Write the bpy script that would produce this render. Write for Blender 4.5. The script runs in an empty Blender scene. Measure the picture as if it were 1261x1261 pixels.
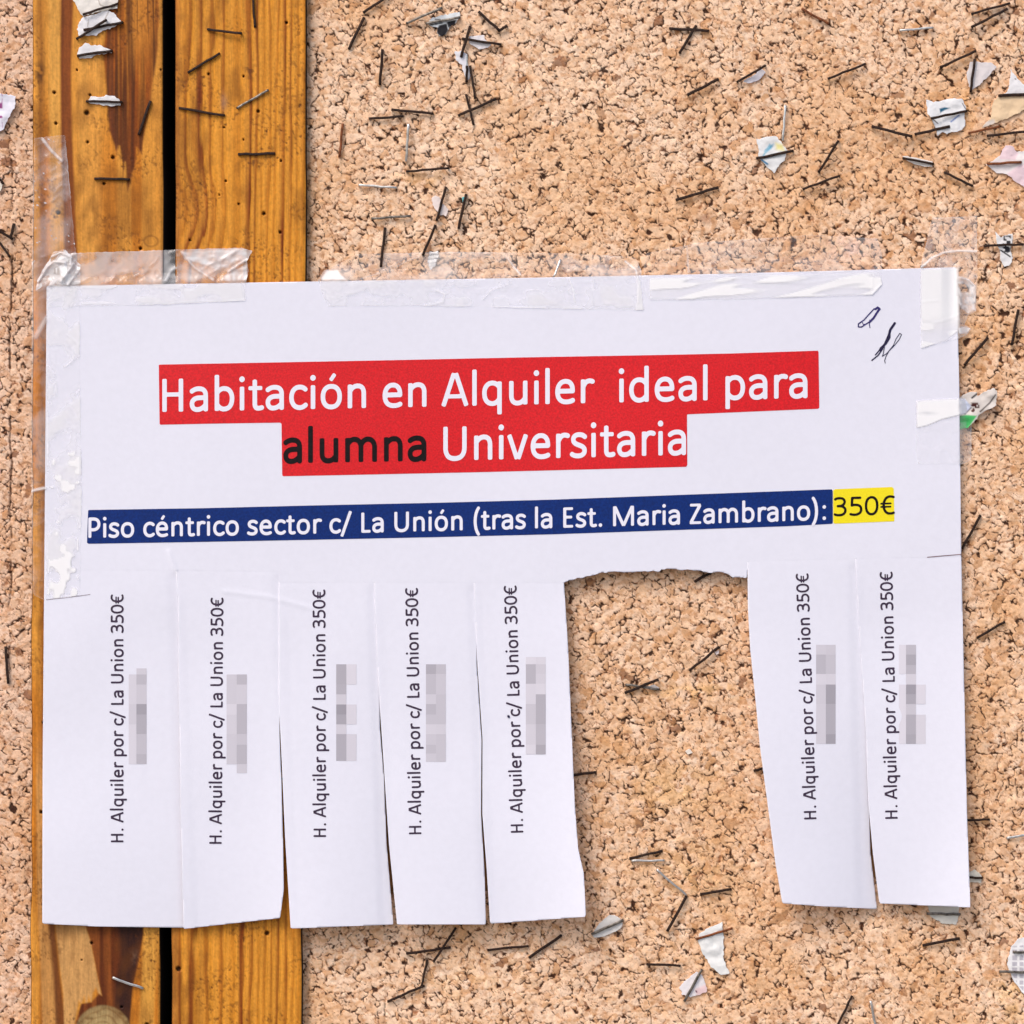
import bpy, math, random
import numpy as np

scene = bpy.context.scene
C = scene.collection
S = 0.000265            # metres per unit of the board's own layout grid (1120 units = A4 landscape width)
CX = CY = 630.5         # grid point opposite the lens
D = 3000.0              # distance lens - cork, in units
ZC = 1.45               # height of the board's middle above the ground

# ------------------------------------------------------------------ camera, sky, sun, exposure
cam_d = bpy.data.cameras.new('camera')
cam = bpy.data.objects.new('camera', cam_d); C.objects.link(cam)
cam.location = (0, -D * S, ZC)
cam.rotation_euler = (math.radians(90), 0, 0)
cam_d.sensor_width = 36
cam_d.lens = 36 / (2 * 630.5 / D)
cam_d.clip_start = 0.01; cam_d.clip_end = 100
scene.camera = cam

SUN_EL, SUN_AZ = math.radians(50), math.radians(215)   # azimuth clockwise from +Y: front-left of the board
world = bpy.data.worlds.new("World"); scene.world = world; world.use_nodes = True
wn = world.node_tree.nodes; wl = world.node_tree.links
sky = wn.new('ShaderNodeTexSky'); sky.sky_type = 'NISHITA'; sky.sun_disc = False
sky.sun_elevation = SUN_EL; sky.sun_rotation = SUN_AZ
sky.air_density = 1.0; sky.dust_density = 4.0; sky.ozone_density = 1.0
wn['Background'].inputs['Strength'].default_value = 0.15
wl.new(sky.outputs[0], wn['Background'].inputs['Color'])
sun_d = bpy.data.lights.new('sun', 'SUN'); sun_d.energy = 1.1; sun_d.angle = math.radians(26)
sun_d.color = (1.0, 0.95, 0.9)
sun = bpy.data.objects.new('sun', sun_d); C.objects.link(sun)
from mathutils import Vector
sv = Vector((math.sin(SUN_AZ) * math.cos(SUN_EL), math.cos(SUN_AZ) * math.cos(SUN_EL), math.sin(SUN_EL)))
sun.rotation_euler = sv.to_track_quat('Z', 'Y').to_euler()
sun.location = sv * 3
scene.view_settings.view_transform = 'Standard'
scene.view_settings.look = 'None'
scene.view_settings.exposure = 0.21
scene.view_settings.gamma = 1
scene.render.engine = 'CYCLES'

# ------------------------------------------------------------------ helpers
def lin(r, g, b):
    o = []
    for c in (r, g, b):
        c /= 255.0
        o.append(c / 12.92 if c <= .04045 else ((c + .055) / 1.055) ** 2.4)
    return np.array(o)

def W(px, py, h):
    """board grid point (px right, py down, h units out of the cork) -> world metres"""
    px = np.asarray(px, float); py = np.asarray(py, float); h = np.asarray(h, float)
    k = (D - h) / D
    return np.stack([(px - CX) * S * k, -h * S * np.ones_like(px), ZC + (CY - py) * S * k], -1)

def hsh(a, b, s):
    a = np.asarray(a).astype(np.int64); b = np.asarray(b).astype(np.int64)
    n = (a * 73856093) ^ (b * 19349663) ^ (int(s) * 83492791 + 12345)
    n = n & 0xffffffff
    n = ((n ^ (n >> 15)) * 2246822519) & 0xffffffff
    n = ((n ^ (n >> 13)) * 3266489917) & 0xffffffff
    n = n ^ (n >> 16)
    return (n & 0xffffff) / float(0x1000000)

def vn(x, y, s):
    x = np.asarray(x, float); y = np.asarray(y, float)
    ix = np.floor(x); iy = np.floor(y); fx = x - ix; fy = y - iy
    fx = fx * fx * (3 - 2 * fx); fy = fy * fy * (3 - 2 * fy)
    a = hsh(ix, iy, s); b = hsh(ix + 1, iy, s); c = hsh(ix, iy + 1, s); d = hsh(ix + 1, iy + 1, s)
    return (a * (1 - fx) + b * fx) * (1 - fy) + (c * (1 - fx) + d * fx) * fy     # 0..1

def vr(x, y, s):
    x = np.asarray(x, float); y = np.asarray(y, float)
    return vn(.809 * x - .588 * y, .588 * x + .809 * y, s)

def sst(a, b, x):
    t = np.clip((x - a) / (b - a), 0, 1); return t * t * (3 - 2 * t)

def mix(c0, c1, t):
    t = np.asarray(t)[..., None]; return c0 * (1 - t) + c1 * t

def poly_sdf(X, Y, poly):
    """signed distance, positive inside"""
    P = np.asarray(poly, float); n = len(P)
    d2 = np.full(X.shape, 1e18); ins = np.zeros(X.shape, bool)
    for i in range(n):
        x0, y0 = P[i]; x1, y1 = P[(i + 1) % n]
        ex, ey = x1 - x0, y1 - y0
        L = ex * ex + ey * ey + 1e-12
        t = np.clip(((X - x0) * ex + (Y - y0) * ey) / L, 0, 1)
        dx = X - x0 - t * ex; dy = Y - y0 - t * ey
        d2 = np.minimum(d2, dx * dx + dy * dy)
        c = (y0 > Y) != (y1 > Y)
        with np.errstate(divide='ignore', invalid='ignore'):
            xi = x0 + (Y - y0) * ex / (ey if ey != 0 else 1e-12)
        ins ^= c & (X < xi)
    d = np.sqrt(d2)
    return np.where(ins, d, -d)

def line_d(X, Y, pts):
    d2 = np.full(X.shape, 1e18)
    for (x0, y0), (x1, y1) in zip(pts[:-1], pts[1:]):
        ex, ey = x1 - x0, y1 - y0
        t = np.clip(((X - x0) * ex + (Y - y0) * ey) / (ex * ex + ey * ey + 1e-12), 0, 1)
        d2 = np.minimum(d2, (X - x0 - t * ex) ** 2 + (Y - y0 - t * ey) ** 2)
    return np.sqrt(d2)

def iso_mesh(F, xs, ys, flip=False):
    """filled region F>0 of a grid (rows = ys) as faces; returns verts (n,2), faces"""
    ny, nx = F.shape
    inside = F > 0
    any_ = inside[:-1, :-1] | inside[1:, :-1] | inside[:-1, 1:] | inside[1:, 1:]
    jj, ii = np.nonzero(any_)
    V = []; idx = {}; faces = []
    Fl = F.tolist()
    def gv(key, x, y):
        k = idx.get(key)
        if k is None:
            k = len(V); idx[key] = k; V.append((x, y))
        return k
    for j, i in zip(jj.tolist(), ii.tolist()):
        cs = ((j, i), (j + 1, i), (j + 1, i + 1), (j, i + 1))
        f = []
        for k in range(4):
            a = cs[k]; b = cs[(k + 1) & 3]
            fa = Fl[a[0]][a[1]]; fb = Fl[b[0]][b[1]]
            if fa > 0: f.append(gv((a, a), xs[a[1]], ys[a[0]]))
            if (fa > 0) != (fb > 0):
                t = fa / (fa - fb)
                t = min(max(t, .02), .98)
                key = (a, b) if a < b else (b, a)
                f.append(gv(key, xs[a[1]] + t * (xs[b[1]] - xs[a[1]]), ys[a[0]] + t * (ys[b[0]] - ys[a[0]])))
        if len(f) >= 3:
            faces.append(f[::-1] if flip else f)
    return np.array(V, float).reshape(-1, 2), faces

def thicken(Wv, faces, th, skip=None):
    """front shell + back shell (th metres behind, along +Y) + rim"""
    n = len(Wv)
    B = Wv.copy(); B[:, 1] += th
    cnt = {}
    for f in faces:
        for a, b in zip(f, f[1:] + f[:1]):
            if (b, a) in cnt: del cnt[(b, a)]
            else: cnt[(a, b)] = 1
    out = list(faces) + [[v + n for v in f[::-1]] for f in faces]
    for a, b in cnt:
        if skip is None or not (skip[a] and skip[b]): out.append([b, a, a + n, b + n])
    return np.vstack([Wv, B]), out

def empty(name, loc):
    o = bpy.data.objects.new(name, None); C.objects.link(o)
    o.location = loc; o.empty_display_size = .01
    return o

def tag(o, label=None, cat=None, group=None, kind=None):
    if label: o['label'] = label
    if cat: o['category'] = cat
    if group: o['group'] = group
    if kind: o['kind'] = kind
    return o

WORLD_LOC = {}
def obj(name, Wv, faces, mat, parent=None, col=None, smooth=True, attrs=None):
    """one mesh object from world-space vertices; top-level ones get their own origin"""
    Wv = np.asarray(Wv, float)
    if parent is None: org = Wv.mean(0)
    else: org = np.array(WORLD_LOC[parent.name])
    me = bpy.data.meshes.new(name)
    L = Wv - org
    if parent is not None:                       # give a part its own origin too
        loc = L.mean(0); L = L - loc
    else: loc = org
    if isinstance(faces, np.ndarray):
        nf, k = faces.shape
        me.vertices.add(len(L)); me.vertices.foreach_set('co', L.astype(np.float32).ravel())
        me.loops.add(nf * k); me.loops.foreach_set('vertex_index', faces.astype(np.int32).ravel())
        me.polygons.add(nf)
        me.polygons.foreach_set('loop_start', np.arange(0, nf * k, k, dtype=np.int32))
        me.update(calc_edges=True)
    else:
        me.from_pydata(L.tolist(), [], faces); me.update()
    if smooth: me.polygons.foreach_set('use_smooth', np.ones(len(me.polygons), bool))
    if col is not None:
        a = me.color_attributes.new('Col', 'FLOAT_COLOR', 'POINT')
        c4 = np.ones((len(L), 4), np.float32); c4[:, :3] = col
        a.data.foreach_set('color', c4.ravel())
    for k, v in (attrs or {}).items():
        a = me.attributes.new(k, 'FLOAT', 'POINT'); a.data.foreach_set('value', np.asarray(v, np.float32))
    me.materials.append(mat)
    o = bpy.data.objects.new(name, me); C.objects.link(o)
    o.location = loc
    if parent is not None: o.parent = parent
    WORLD_LOC[o.name] = tuple(np.asarray(loc) + (org if parent is not None else 0))
    return o

def mk_empty(name, px, py, h):
    w = W(px, py, h); o = empty(name, w); WORLD_LOC[o.name] = tuple(w); return o

# ------------------------------------------------------------------ materials
def mat(name, base=None, rough=.8, metal=0, attr=False, noise=None, bump=None, spec=.3, obj_sc=1 / S):
    m = bpy.data.materials.new(name); m.use_nodes = True
    nt = m.node_tree; N = nt.nodes; L = nt.links
    p = N['Principled BSDF']
    p.inputs['Roughness'].default_value = rough; p.inputs['Metallic'].default_value = metal
    p.inputs['Specular IOR Level'].default_value = spec
    geo = N.new('ShaderNodeNewGeometry')
    mp = N.new('ShaderNodeVectorMath'); mp.operation = 'SCALE'; mp.inputs['Scale'].default_value = obj_sc
    L.new(geo.outputs['Position'], mp.inputs[0])
    if attr:
        a = N.new('ShaderNodeAttribute'); a.attribute_name = 'Col'; out = a.outputs['Color']
    else:
        r = N.new('ShaderNodeRGB'); r.outputs[0].default_value = (*base, 1); out = r.outputs[0]
    if noise:
        sc, lo, hi, stretch = noise
        st = N.new('ShaderNodeVectorMath'); st.operation = 'MULTIPLY'; st.inputs[1].default_value = stretch
        L.new(mp.outputs[0], st.inputs[0])
        nz = N.new('ShaderNodeTexNoise'); nz.inputs['Scale'].default_value = sc; nz.inputs['Detail'].default_value = 3
        L.new(st.outputs[0], nz.inputs['Vector'])
        mr = N.new('ShaderNodeMapRange'); mr.inputs['From Min'].default_value = .3; mr.inputs['From Max'].default_value = .7
        mr.inputs['To Min'].default_value = lo; mr.inputs['To Max'].default_value = hi
        L.new(nz.outputs['Fac'], mr.inputs['Value'])
        mx = N.new('ShaderNodeVectorMath'); mx.operation = 'SCALE'
        L.new(out, mx.inputs[0]); L.new(mr.outputs[0], mx.inputs['Scale']); out = mx.outputs[0]
    L.new(out, p.inputs['Base Color'])
    if bump:
        sc, dist = bump
        nb = N.new('ShaderNodeTexNoise'); nb.inputs['Scale'].default_value = sc; nb.inputs['Detail'].default_value = 2
        L.new(mp.outputs[0], nb.inputs['Vector'])
        bp = N.new('ShaderNodeBump'); bp.inputs['Distance'].default_value = dist * S; bp.inputs['Strength'].default_value = 1
        L.new(nb.outputs['Fac'], bp.inputs['Height']); L.new(bp.outputs[0], p.inputs['Normal'])
    return m

M_cork = mat('cork', attr=True, rough=.75, noise=(.45, .93, 1.07, (1, 1, 1)), bump=(.6, .5), spec=.25)
M_slab = mat('cork_core', base=lin(190, 140, 95), rough=.9, noise=(.1, .7, 1.2, (1, 1, 1)))
M_wood = mat('pine', attr=True, rough=.6, noise=(1.0, .88, 1.06, (1.0, 1, .08)), bump=(.5, .3), spec=.2)
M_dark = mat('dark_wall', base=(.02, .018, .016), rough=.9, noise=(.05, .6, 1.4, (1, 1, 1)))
M_paper = mat('paper', base=(.80, .80, .90), rough=.65, noise=(.12, .985, 1.012, (1, 1, 1)), bump=(.25, .12), spec=.3)
M_red = mat('red_toner', base=lin(228, 12, 26) * .92, rough=.42, noise=(.45, .8, 1.14, (1, 1, 1)), bump=(.5, .3), spec=.45)
M_blue = mat('blue_toner', base=lin(0, 46, 124) * .8, rough=.5, noise=(.4, .75, 1.25, (1, 1, 1)), bump=(.5, .3), spec=.25)
M_yel = mat('yellow_toner', base=lin(252, 232, 20) * .95, rough=.45, noise=(.5, .95, 1.05, (1, 1, 1)), spec=.4)
M_black = mat('black_toner', base=(.006, .003, .004), rough=.5, noise=(.35, .5, 1.8, (1, 1, 1)), bump=(.5, .3), spec=.2)
M_ink = mat('grey_text_toner', base=lin(58, 44, 64), rough=.5, noise=(.4, .7, 1.5, (1, 1, 1)))
M_white = mat('unprinted_paper', base=(.84, .83, .93), rough=.65)
M_pen = mat('ballpoint_ink', attr=True, rough=.5, noise=(.5, .7, 1.4, (1, 1, 1)))
M_blk = mat('number_mosaic', attr=True, rough=.65)
M_scrap = mat('scrap_paper', attr=True, rough=.6, noise=(.15, .95, 1.03, (1, 1, 1)), bump=(.2, .4))
M_rust = mat('rusted_wire', base=lin(42, 23, 13), rough=.8, metal=0, noise=(.35, .35, 1.7, (1, 1, 1)), bump=(.8, .4), spec=.4)
M_brown = mat('brown_rusted_wire', base=lin(125, 72, 42), rough=.55, metal=.3, noise=(.3, .5, 1.5, (1, 1, 1)), bump=(.8, .3))
M_grey = mat('dull_grey_wire', base=lin(125, 118, 110), rough=.45, metal=.8, noise=(.25, .4, 1.5, (1, 1, 1)), bump=(.6, .2))
M_silver = mat('bright_steel_wire', base=lin(215, 212, 208), rough=.32, metal=.85, noise=(.25, .75, 1.15, (1, 1, 1)))

def tape_mat():
    m = bpy.data.materials.new('clear_tape'); m.use_nodes = True
    nt = m.node_tree; N = nt.nodes; L = nt.links; N.clear()
    out = N.new('ShaderNodeOutputMaterial')
    tr = N.new('ShaderNodeBsdfTransparent'); tr.inputs[0].default_value = (1, 1, 1, 1)
    gl = N.new('ShaderNodeBsdfGlossy'); gl.inputs['Roughness'].default_value = .13
    gl.inputs['Color'].default_value = (.95, .97, 1, 1)
    d0 = N.new('ShaderNodeBsdfDiffuse'); d0.inputs[0].default_value = (.99, .985, 1, 1)
    d1 = N.new('ShaderNodeBsdfTranslucent'); d1.inputs[0].default_value = (.97, .96, 1, 1)
    df = N.new('ShaderNodeMixShader'); df.inputs[0].default_value = .02
    L.new(d0.outputs[0], df.inputs[1]); L.new(d1.outputs[0], df.inputs[2])
    lw = N.new('ShaderNodeLayerWeight'); lw.inputs['Blend'].default_value = .5
    pw = N.new('ShaderNodeMath'); pw.operation = 'POWER'; pw.inputs[1].default_value = 5.0
    L.new(lw.outputs['Facing'], pw.inputs[0])
    mg = N.new('ShaderNodeMath'); mg.operation = 'MULTIPLY_ADD'; mg.inputs[1].default_value = .12; mg.inputs[2].default_value = .022
    L.new(pw.outputs[0], mg.inputs[0])
    m1 = N.new('ShaderNodeMixShader'); m2 = N.new('ShaderNodeMixShader')
    a = N.new('ShaderNodeAttribute'); a.attribute_name = 'milk_glare'  # whiteness of cloudy film, with glare patches painted into it
    L.new(a.outputs['Fac'], m1.inputs[0]); L.new(tr.outputs[0], m1.inputs[1]); L.new(df.outputs[0], m1.inputs[2])
    L.new(mg.outputs[0], m2.inputs[0]); L.new(m1.outputs[0], m2.inputs[1]); L.new(gl.outputs[0], m2.inputs[2])
    L.new(m2.outputs[0], out.inputs[0])
    return m
M_tape = tape_mat()

# ------------------------------------------------------------------ axis helper: fine inside the picture, coarser beyond
def axis(a, b, lo, hi, st):
    """samples a..b; step st within lo..hi, growing steps outside"""
    a_, b_ = max(a, lo), min(b, hi)
    mid = list(np.linspace(a_, b_, max(2, int(round((b_ - a_) / st)) + 1)))
    s = st; x = a_; L = []
    while x > a + 1e-6:
        s *= 1.25; x = max(a, x - s); L.append(x)
    s = st; x = b_; R = []
    while x < b - 1e-6:
        s *= 1.25; x = min(b, x + s); R.append(x)
    return np.array(L[::-1] + mid + R)

def grid_faces(ny, nx, keep=None):
    j, i = np.meshgrid(np.arange(ny - 1), np.arange(nx - 1), indexing='ij')
    a = j * nx + i
    q = np.stack([a, a + nx, a + nx + 1, a + 1], -1)
    if keep is not None: q = q[keep]
    return q.reshape(-1, 4)

def compact(V, F, *arrs):
    used = np.zeros(len(V), bool); used[F.ravel()] = True
    m = np.cumsum(used) - 1
    return (V[used], m[F]) + tuple(a[used] for a in arrs)

# ------------------------------------------------------------------ the notice's outline (shared by cork culling, tape and paper)
SHEET = [(57.5, 352.5), (240, 349.3), (420, 346), (640, 342.3), (880, 337.3), (1040, 333), (1178, 329), (1181.4, 480), (1183.8, 685),
         (1053, 688), (921, 691), (920, 712), (903, 710.5), (896, 706.5), (880, 704), (872, 705.3), (858, 702), (842, 702.6), (830, 700.4), (815, 700.5),
         (812, 704.3), (796, 703.2), (774, 705), (762, 704), (738, 705.4), (731, 708.6), (713, 711.8), (704, 714), (694.5, 717.5),
         (583, 717), (460, 717), (343, 717), (343, 704), (216, 702), (54.5, 702)]
STRIPS = [
 dict(poly=[(54.5, 702), (216, 702), (218.2, 740), (219, 850), (221.5, 1000), (225, 1142.5), (120, 1141), (52, 1137.5), (52.5, 950)], lift=5, tilt=-1.5, curl=-.6),
 dict(poly=[(216.3, 702), (343, 704), (342, 800), (341, 845), (344.2, 905), (346.5, 960), (348.5, 1040), (349.5, 1095), (345, 1130.5), (226, 1144), (222.4, 1000), (220, 850), (219.2, 745)], lift=7, tilt=1.5, curl=2.2),
 dict(poly=[(343, 717), (460, 717), (464.2, 818), (468, 900), (472.8, 956), (476, 1039), (484.5, 1138.5), (358, 1143.5), (351, 1030), (347.5, 950), (342.6, 850)], lift=8, tilt=-1.5, curl=-1.5),
 dict(poly=[(460.3, 717), (583, 717), (587, 818), (593, 910), (592.3, 1002), (596.5, 1072), (598.5, 1138.5), (489, 1138.5), (479, 1039), (473.5, 956), (465, 830)], lift=9, tilt=0, curl=-1.5),
 dict(poly=[(583.3, 717), (694.5, 717.5), (699.5, 795), (704, 901), (708, 993), (712, 1045), (719, 1076), (721.6, 1129), (603.5, 1137.5), (599.5, 1072), (594, 1002), (594.2, 910), (587.8, 818)], lift=11, tilt=4, curl=2.5),
 dict(poly=[(920.5, 691), (1053, 688), (1056, 756), (1061, 833), (1064.7, 896), (1067, 985), (1072, 1051), (1080, 1119.5), (1010, 1116), (963.4, 1112.4), (955, 1064), (944.6, 985), (936, 921), (930, 858), (923.8, 799), (921, 748)], lift=9, tilt=-5, curl=-2),
 dict(poly=[(1053.3, 688), (1183.8, 685), (1190.8, 1000), (1195, 1117.5), (1083, 1112.5), (1075, 1051), (1069, 985), (1066, 896), (1061.8, 833), (1056.6, 756)], lift=5, tilt=2, curl=2),
]
NOTICE_ALL = [(57.5, 352.5), (1178, 329), (1195, 1117), (963, 1112), (921, 712), (694, 717), (721, 1129), (52, 1140)]

WOOD_H = 15.0
def paper_h(X, Y):
    X = np.asarray(X, float); Y = np.asarray(Y, float)
    b = 18.2 - 3.5 * sst(385, 620, X) - 3.5 * sst(760, 1180, X)
    b = b + 2.4 * (vn(X / 240, Y / 210, 5) - .5) + 1.0 * (vr(X / 90, Y / 90, 6) - .5) + .45 * np.exp(-((line_d(X, Y, [(275, 728), (330, 735), (385, 749)])) / 3.0) ** 2)
    b = b + .8 * np.exp(-(line_d(X, Y, [(208, 680), (216, 702)]) / 3.) ** 2)
    b = b - 3.0 * sst(14, 0, np.abs(X - 1172)) * sst(470, 340, Y)
    return b
def strip_h(k, X, Y):
    s = STRIPS[k]; P = np.array(s['poly'])
    top = P[:2, 1].mean(); bot = P[:, 1].max()
    t = np.clip((Y - top) / (bot - top), 0, 1)
    xl = P[0, 0]; cx = (P[0, 0] + P[1, 0]) / 2 + (P[:, 0].mean() - (P[0, 0] + P[1, 0]) / 2) * t
    u = (X - cx) / (P[1, 0] - xl) * 2
    return np.maximum(np.where(np.asarray(X) < 392, WOOD_H + 1.2, 4), paper_h(X, Y) - .10 * sst(top + 5, top, Y) + 1.25 * s['lift'] * t ** 1.4 + 1.7 * s['tilt'] * u * t - (.9 if k in (0, 1, 2, 3, 5) else 0) * sst(.82, 1.02, u) * sst(.0, .03, t) + (.45 if k in (1, 2, 3, 4, 6) else 0) * sst(-.8, -.98, u) * sst(0, .1, t) + 2.0 * s['curl'] * (u ** 2 - .4) * t ** 1.2 + 2.6 * (vn(X / 90, Y / 130, 40 + k) - .5) * sst(0, .2, t))

# ------------------------------------------------------------------ cork
PAL = [lin(*c) for c in ((247, 210, 180), (245, 205, 172), (248, 215, 188), (241, 197, 158), (250, 219, 193), (239, 192, 152), (246, 208, 177), (244, 203, 168), (247, 212, 182), (233, 184, 140))]
def cork_field(X, Y, seed, cell=7.2, soft=0.0):
    shp = X.shape
    wx = X + 3.6 * (vn(X / 6, Y / 6, seed) - .5) + 2.0 * (vn(X / 2.6, Y / 2.6, seed + 1) - .5) + 9 * (vn(X / 40, Y / 40, seed + 7) - .5)
    wy = Y + 3.6 * (vn(X / 6, Y / 6, seed + 2) - .5) + 2.0 * (vn(X / 2.6, Y / 2.6, seed + 3) - .5)
    cx = np.floor(wx / cell).astype(np.int32); cy = np.floor(wy / cell).astype(np.int32)
    F = [np.full(shp, 1e9, np.float32) for _ in range(3)]
    I = [np.zeros(shp, np.int32) for _ in range(3)]
    DX = np.zeros(shp, np.float32); DY = np.zeros(shp, np.float32)
    # per-site tables
    x0, x1 = cx.min() - 3, cx.max() + 4; y0, y1 = cy.min() - 3, cy.max() + 4
    gx, gy = np.meshgrid(np.arange(x0, x1), np.arange(y0, y1), indexing='xy')
    sx = (gx + .5 + 1.0 * (hsh(gx, gy, seed + 11) - .5)) * cell
    sy = (gy + .5 + 1.0 * (hsh(gx, gy, seed + 12) - .5)) * cell
    an = hsh(gx, gy, seed + 13) * math.pi
    asp = 1 + 1.3 * hsh(gx, gy, seed + 14) ** 1.3
    wgt = 6.4 * (hsh(gx, gy, seed + 15) ** 2.6) - 1.0
    ca = (np.cos(an) / np.sqrt(asp)).astype(np.float32); sa = (np.sin(an) / np.sqrt(asp)).astype(np.float32)
    cb = (-np.sin(an) * np.sqrt(asp)).astype(np.float32); sb = (np.cos(an) * np.sqrt(asp)).astype(np.float32)
    sx = sx.astype(np.float32); sy = sy.astype(np.float32); wgt = wgt.astype(np.float32)
    nxs = gx.shape[1]
    wx = wx.astype(np.float32); wy = wy.astype(np.float32)
    base = (cy - y0) * nxs + (cx - x0)
    for dj in range(-2, 3):
        for di in range(-2, 3):
            if abs(di) == 2 and abs(dj) == 2: continue
            idn = base + dj * nxs + di
            dx = wx - sx.ravel()[idn]; dy = wy - sy.ravel()[idn]
            u = ca.ravel()[idn] * dx + sa.ravel()[idn] * dy; v = cb.ravel()[idn] * dx + sb.ravel()[idn] * dy
            d = np.sqrt(u * u + v * v) - wgt.ravel()[idn]
            n0 = d < F[0]; n1 = (~n0) & (d < F[1]); n2 = (~n0) & (~n1) & (d < F[2])
            F[2] = np.where(n0 | n1, F[1], np.where(n2, d, F[2]))
            F[1] = np.where(n0, F[0], np.where(n1, d, F[1])); I[1] = np.where(n0, I[0], np.where(n1, idn, I[1]))
            F[0] = np.where(n0, d, F[0]); I[0] = np.where(n0, idn, I[0])
            DX = np.where(n0, dx, DX); DY = np.where(n0, dy, DY)
    e = F[1] - F[0]; t3 = F[2] - F[0]
    lo = np.minimum(I[0], I[1]); hi = np.maximum(I[0], I[1])
    r = hsh(lo, hi, seed + 20)
    mod = vn(X / 7, Y / 7, seed + 21); reg = vn(X / 55, Y / 55, seed + 22)
    wd = np.where(r < .56, .25, .45 + 3.0 * (r - .56)) * (.35 + 1.2 * mod) * (.75 + .5 * reg)
    crack = 1 - sst(.2 * wd, wd + .2, e)
    hole = (1 - sst(.6, 2.9, t3)) * sst(.5, .72, vr(X / 6, Y / 6, seed + 23))
    strong = np.clip(crack * sst(.45, .8, r) * sst(.25, .6, mod) + hole, 0, 1)
    rnd = hsh(I[0], I[0] * 3, seed + 30)
    q = vr(X / 4.2 + 1.5 * vn(X / 9, Y / 9, seed + 50), Y / 4.2, seed + 51)
    arc = sst(.90, .97, 1 - np.abs(2 * q - 1)) * sst(.56, .74, vr(X / 8.5, Y / 8.5, seed + 52))
    q2 = vr(X / 2.1, Y / 2.7, seed + 53)
    pit = sst(.86, .96, q2) * sst(.4, .6, vr(X / 13, Y / 13, seed + 54))
    H = .55 * (hsh(I[0], I[0], seed + 31) - .5) + .05 * DX * (hsh(I[0], 5, seed + 32) - .5) * 2 + .05 * DY * (hsh(I[0], 6, seed + 33) - .5) * 2
    H = H - .22 * np.exp(-np.maximum(e, 0) / .9) - .7 * crack * sst(.45, .9, r) - 1.5 * hole - .6 * arc - .6 * pit + .7 * (vr(X / 30, Y / 30, seed + 40) - .5)
    H = H + .35 * (vr(X / 2.4, Y / 2.4, seed + 41) - .5) + .7 * (vr(X / 5, Y / 5, seed + 44) - .5)
    pal = np.array(PAL)
    col = pal[np.minimum((rnd * len(PAL)).astype(int), len(PAL) - 1)]
    col = mix(col, lin(247, 208, 173), .5)
    br = hsh(I[0], 9, seed + 34)
    fine = sst(.72, .88, vr(X / 1.7, Y / 1.7, seed + 48)) * sst(.35, .65, vr(X / 11, Y / 11, seed + 49))
    col = mix(col, lin(150, 90, 50), .55 * fine)
    lt = sst(.72, .9, vr(X / 3.4, Y / 2.2, seed + 60)); col = mix(col, lin(255, 232, 205), .45 * lt)
    col = col * (1 + .10 * (br - .5))[..., None]
    rare = hsh(I[0], 17, seed + 35)
    col = mix(col, lin(206, 146, 92), (rare > .945) * .6)
    col = mix(col, lin(130, 76, 42), (rare < .012) * .8)
    col = mix(col, lin(234, 180, 128), .5 * sst(.45, .8, vr(X / 70, Y / 70, seed + 45)))
    col = col * (1 + .20 * (vr(X / 4.1, Y / 3.1, seed + 42) - .5) + .16 * (vr(X / 1.5, Y / 1.5, seed + 43) - .5))[..., None]
    edge = np.exp(-np.maximum(e, 0) / .8)
    col = mix(col, lin(206, 146, 94), .5 * sst(.58, .82, vr(X / 5.5, Y / 4.2, seed + 46)))
    col = mix(col, lin(170, 108, 60), .45 * sst(.74, .9, vr(X / 3.6, Y / 3.1, seed + 47)))
    col = mix(col, lin(196, 136, 86), .3 * edge * sst(.3, .6, r))
    col = mix(col, lin(150, 88, 50), .8 * crack * sst(.4, .7, r))
    col = mix(col, lin(56, 28, 14), .95 * sst(.25, .8, strong))
    col = mix(col, lin(128, 72, 38), .7 * arc)
    col = mix(col, lin(70, 36, 20), .9 * pit)
    return H, col

def cork_sheet(name, x_axis, y_axis, seed, base_h, parent, keepfn=None, tintfn=None):
    X, Y = np.meshgrid(x_axis, y_axis)
    H, col = cork_field(X, Y, seed)
    if tintfn: H, col = tintfn(X, Y, H, col)
    V = W(X, Y, H + base_h).reshape(-1, 3)
    keep = None
    if keepfn:
        xm = (X[:-1, :-1] + X[1:, 1:]) / 2; ym = (Y[:-1, :-1] + Y[1:, 1:]) / 2
        keep = keepfn(xm, ym)
    F = grid_faces(*X.shape, keep)
    V, F, col = compact(V, F, col.reshape(-1, 3))
    return tag(obj(name, V, F, M_cork, parent, col=col), kind='stuff')

def box_px(name, x0, x1, y0, y1, h0, h1, m, parent=None):
    V = []
    for h in (h0, h1):
        for (x, y) in ((x0, y0), (x1, y0), (x1, y1), (x0, y1)):
            V.append([(x - CX) * S, -h * S, ZC + (CY - y) * S])
    F = [[0, 1, 2, 3], [7, 6, 5, 4], [0, 4, 5, 1], [1, 5, 6, 2], [2, 6, 7, 3], [3, 7, 4, 0]]
    return obj(name, V, F, m, parent, smooth=False)

TOP, BOT = -360, 1620
ya = axis(TOP, BOT, -25, 1286, 1.05)
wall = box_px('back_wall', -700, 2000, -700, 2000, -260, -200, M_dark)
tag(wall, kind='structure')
gm = mat('pavement', base=(.32, .31, .30), rough=.9, noise=(.02, .85, 1.1, (1, 1, 1)))
ground = obj('ground', [[-5, -8, 0], [5, -8, 0], [5, .6, 0], [-5, .6, 0]], [[0, 1, 2, 3]], gm, None, smooth=False)  # out-of-view ground, added to bounce light up onto the board
tag(ground, kind='structure')

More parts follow.
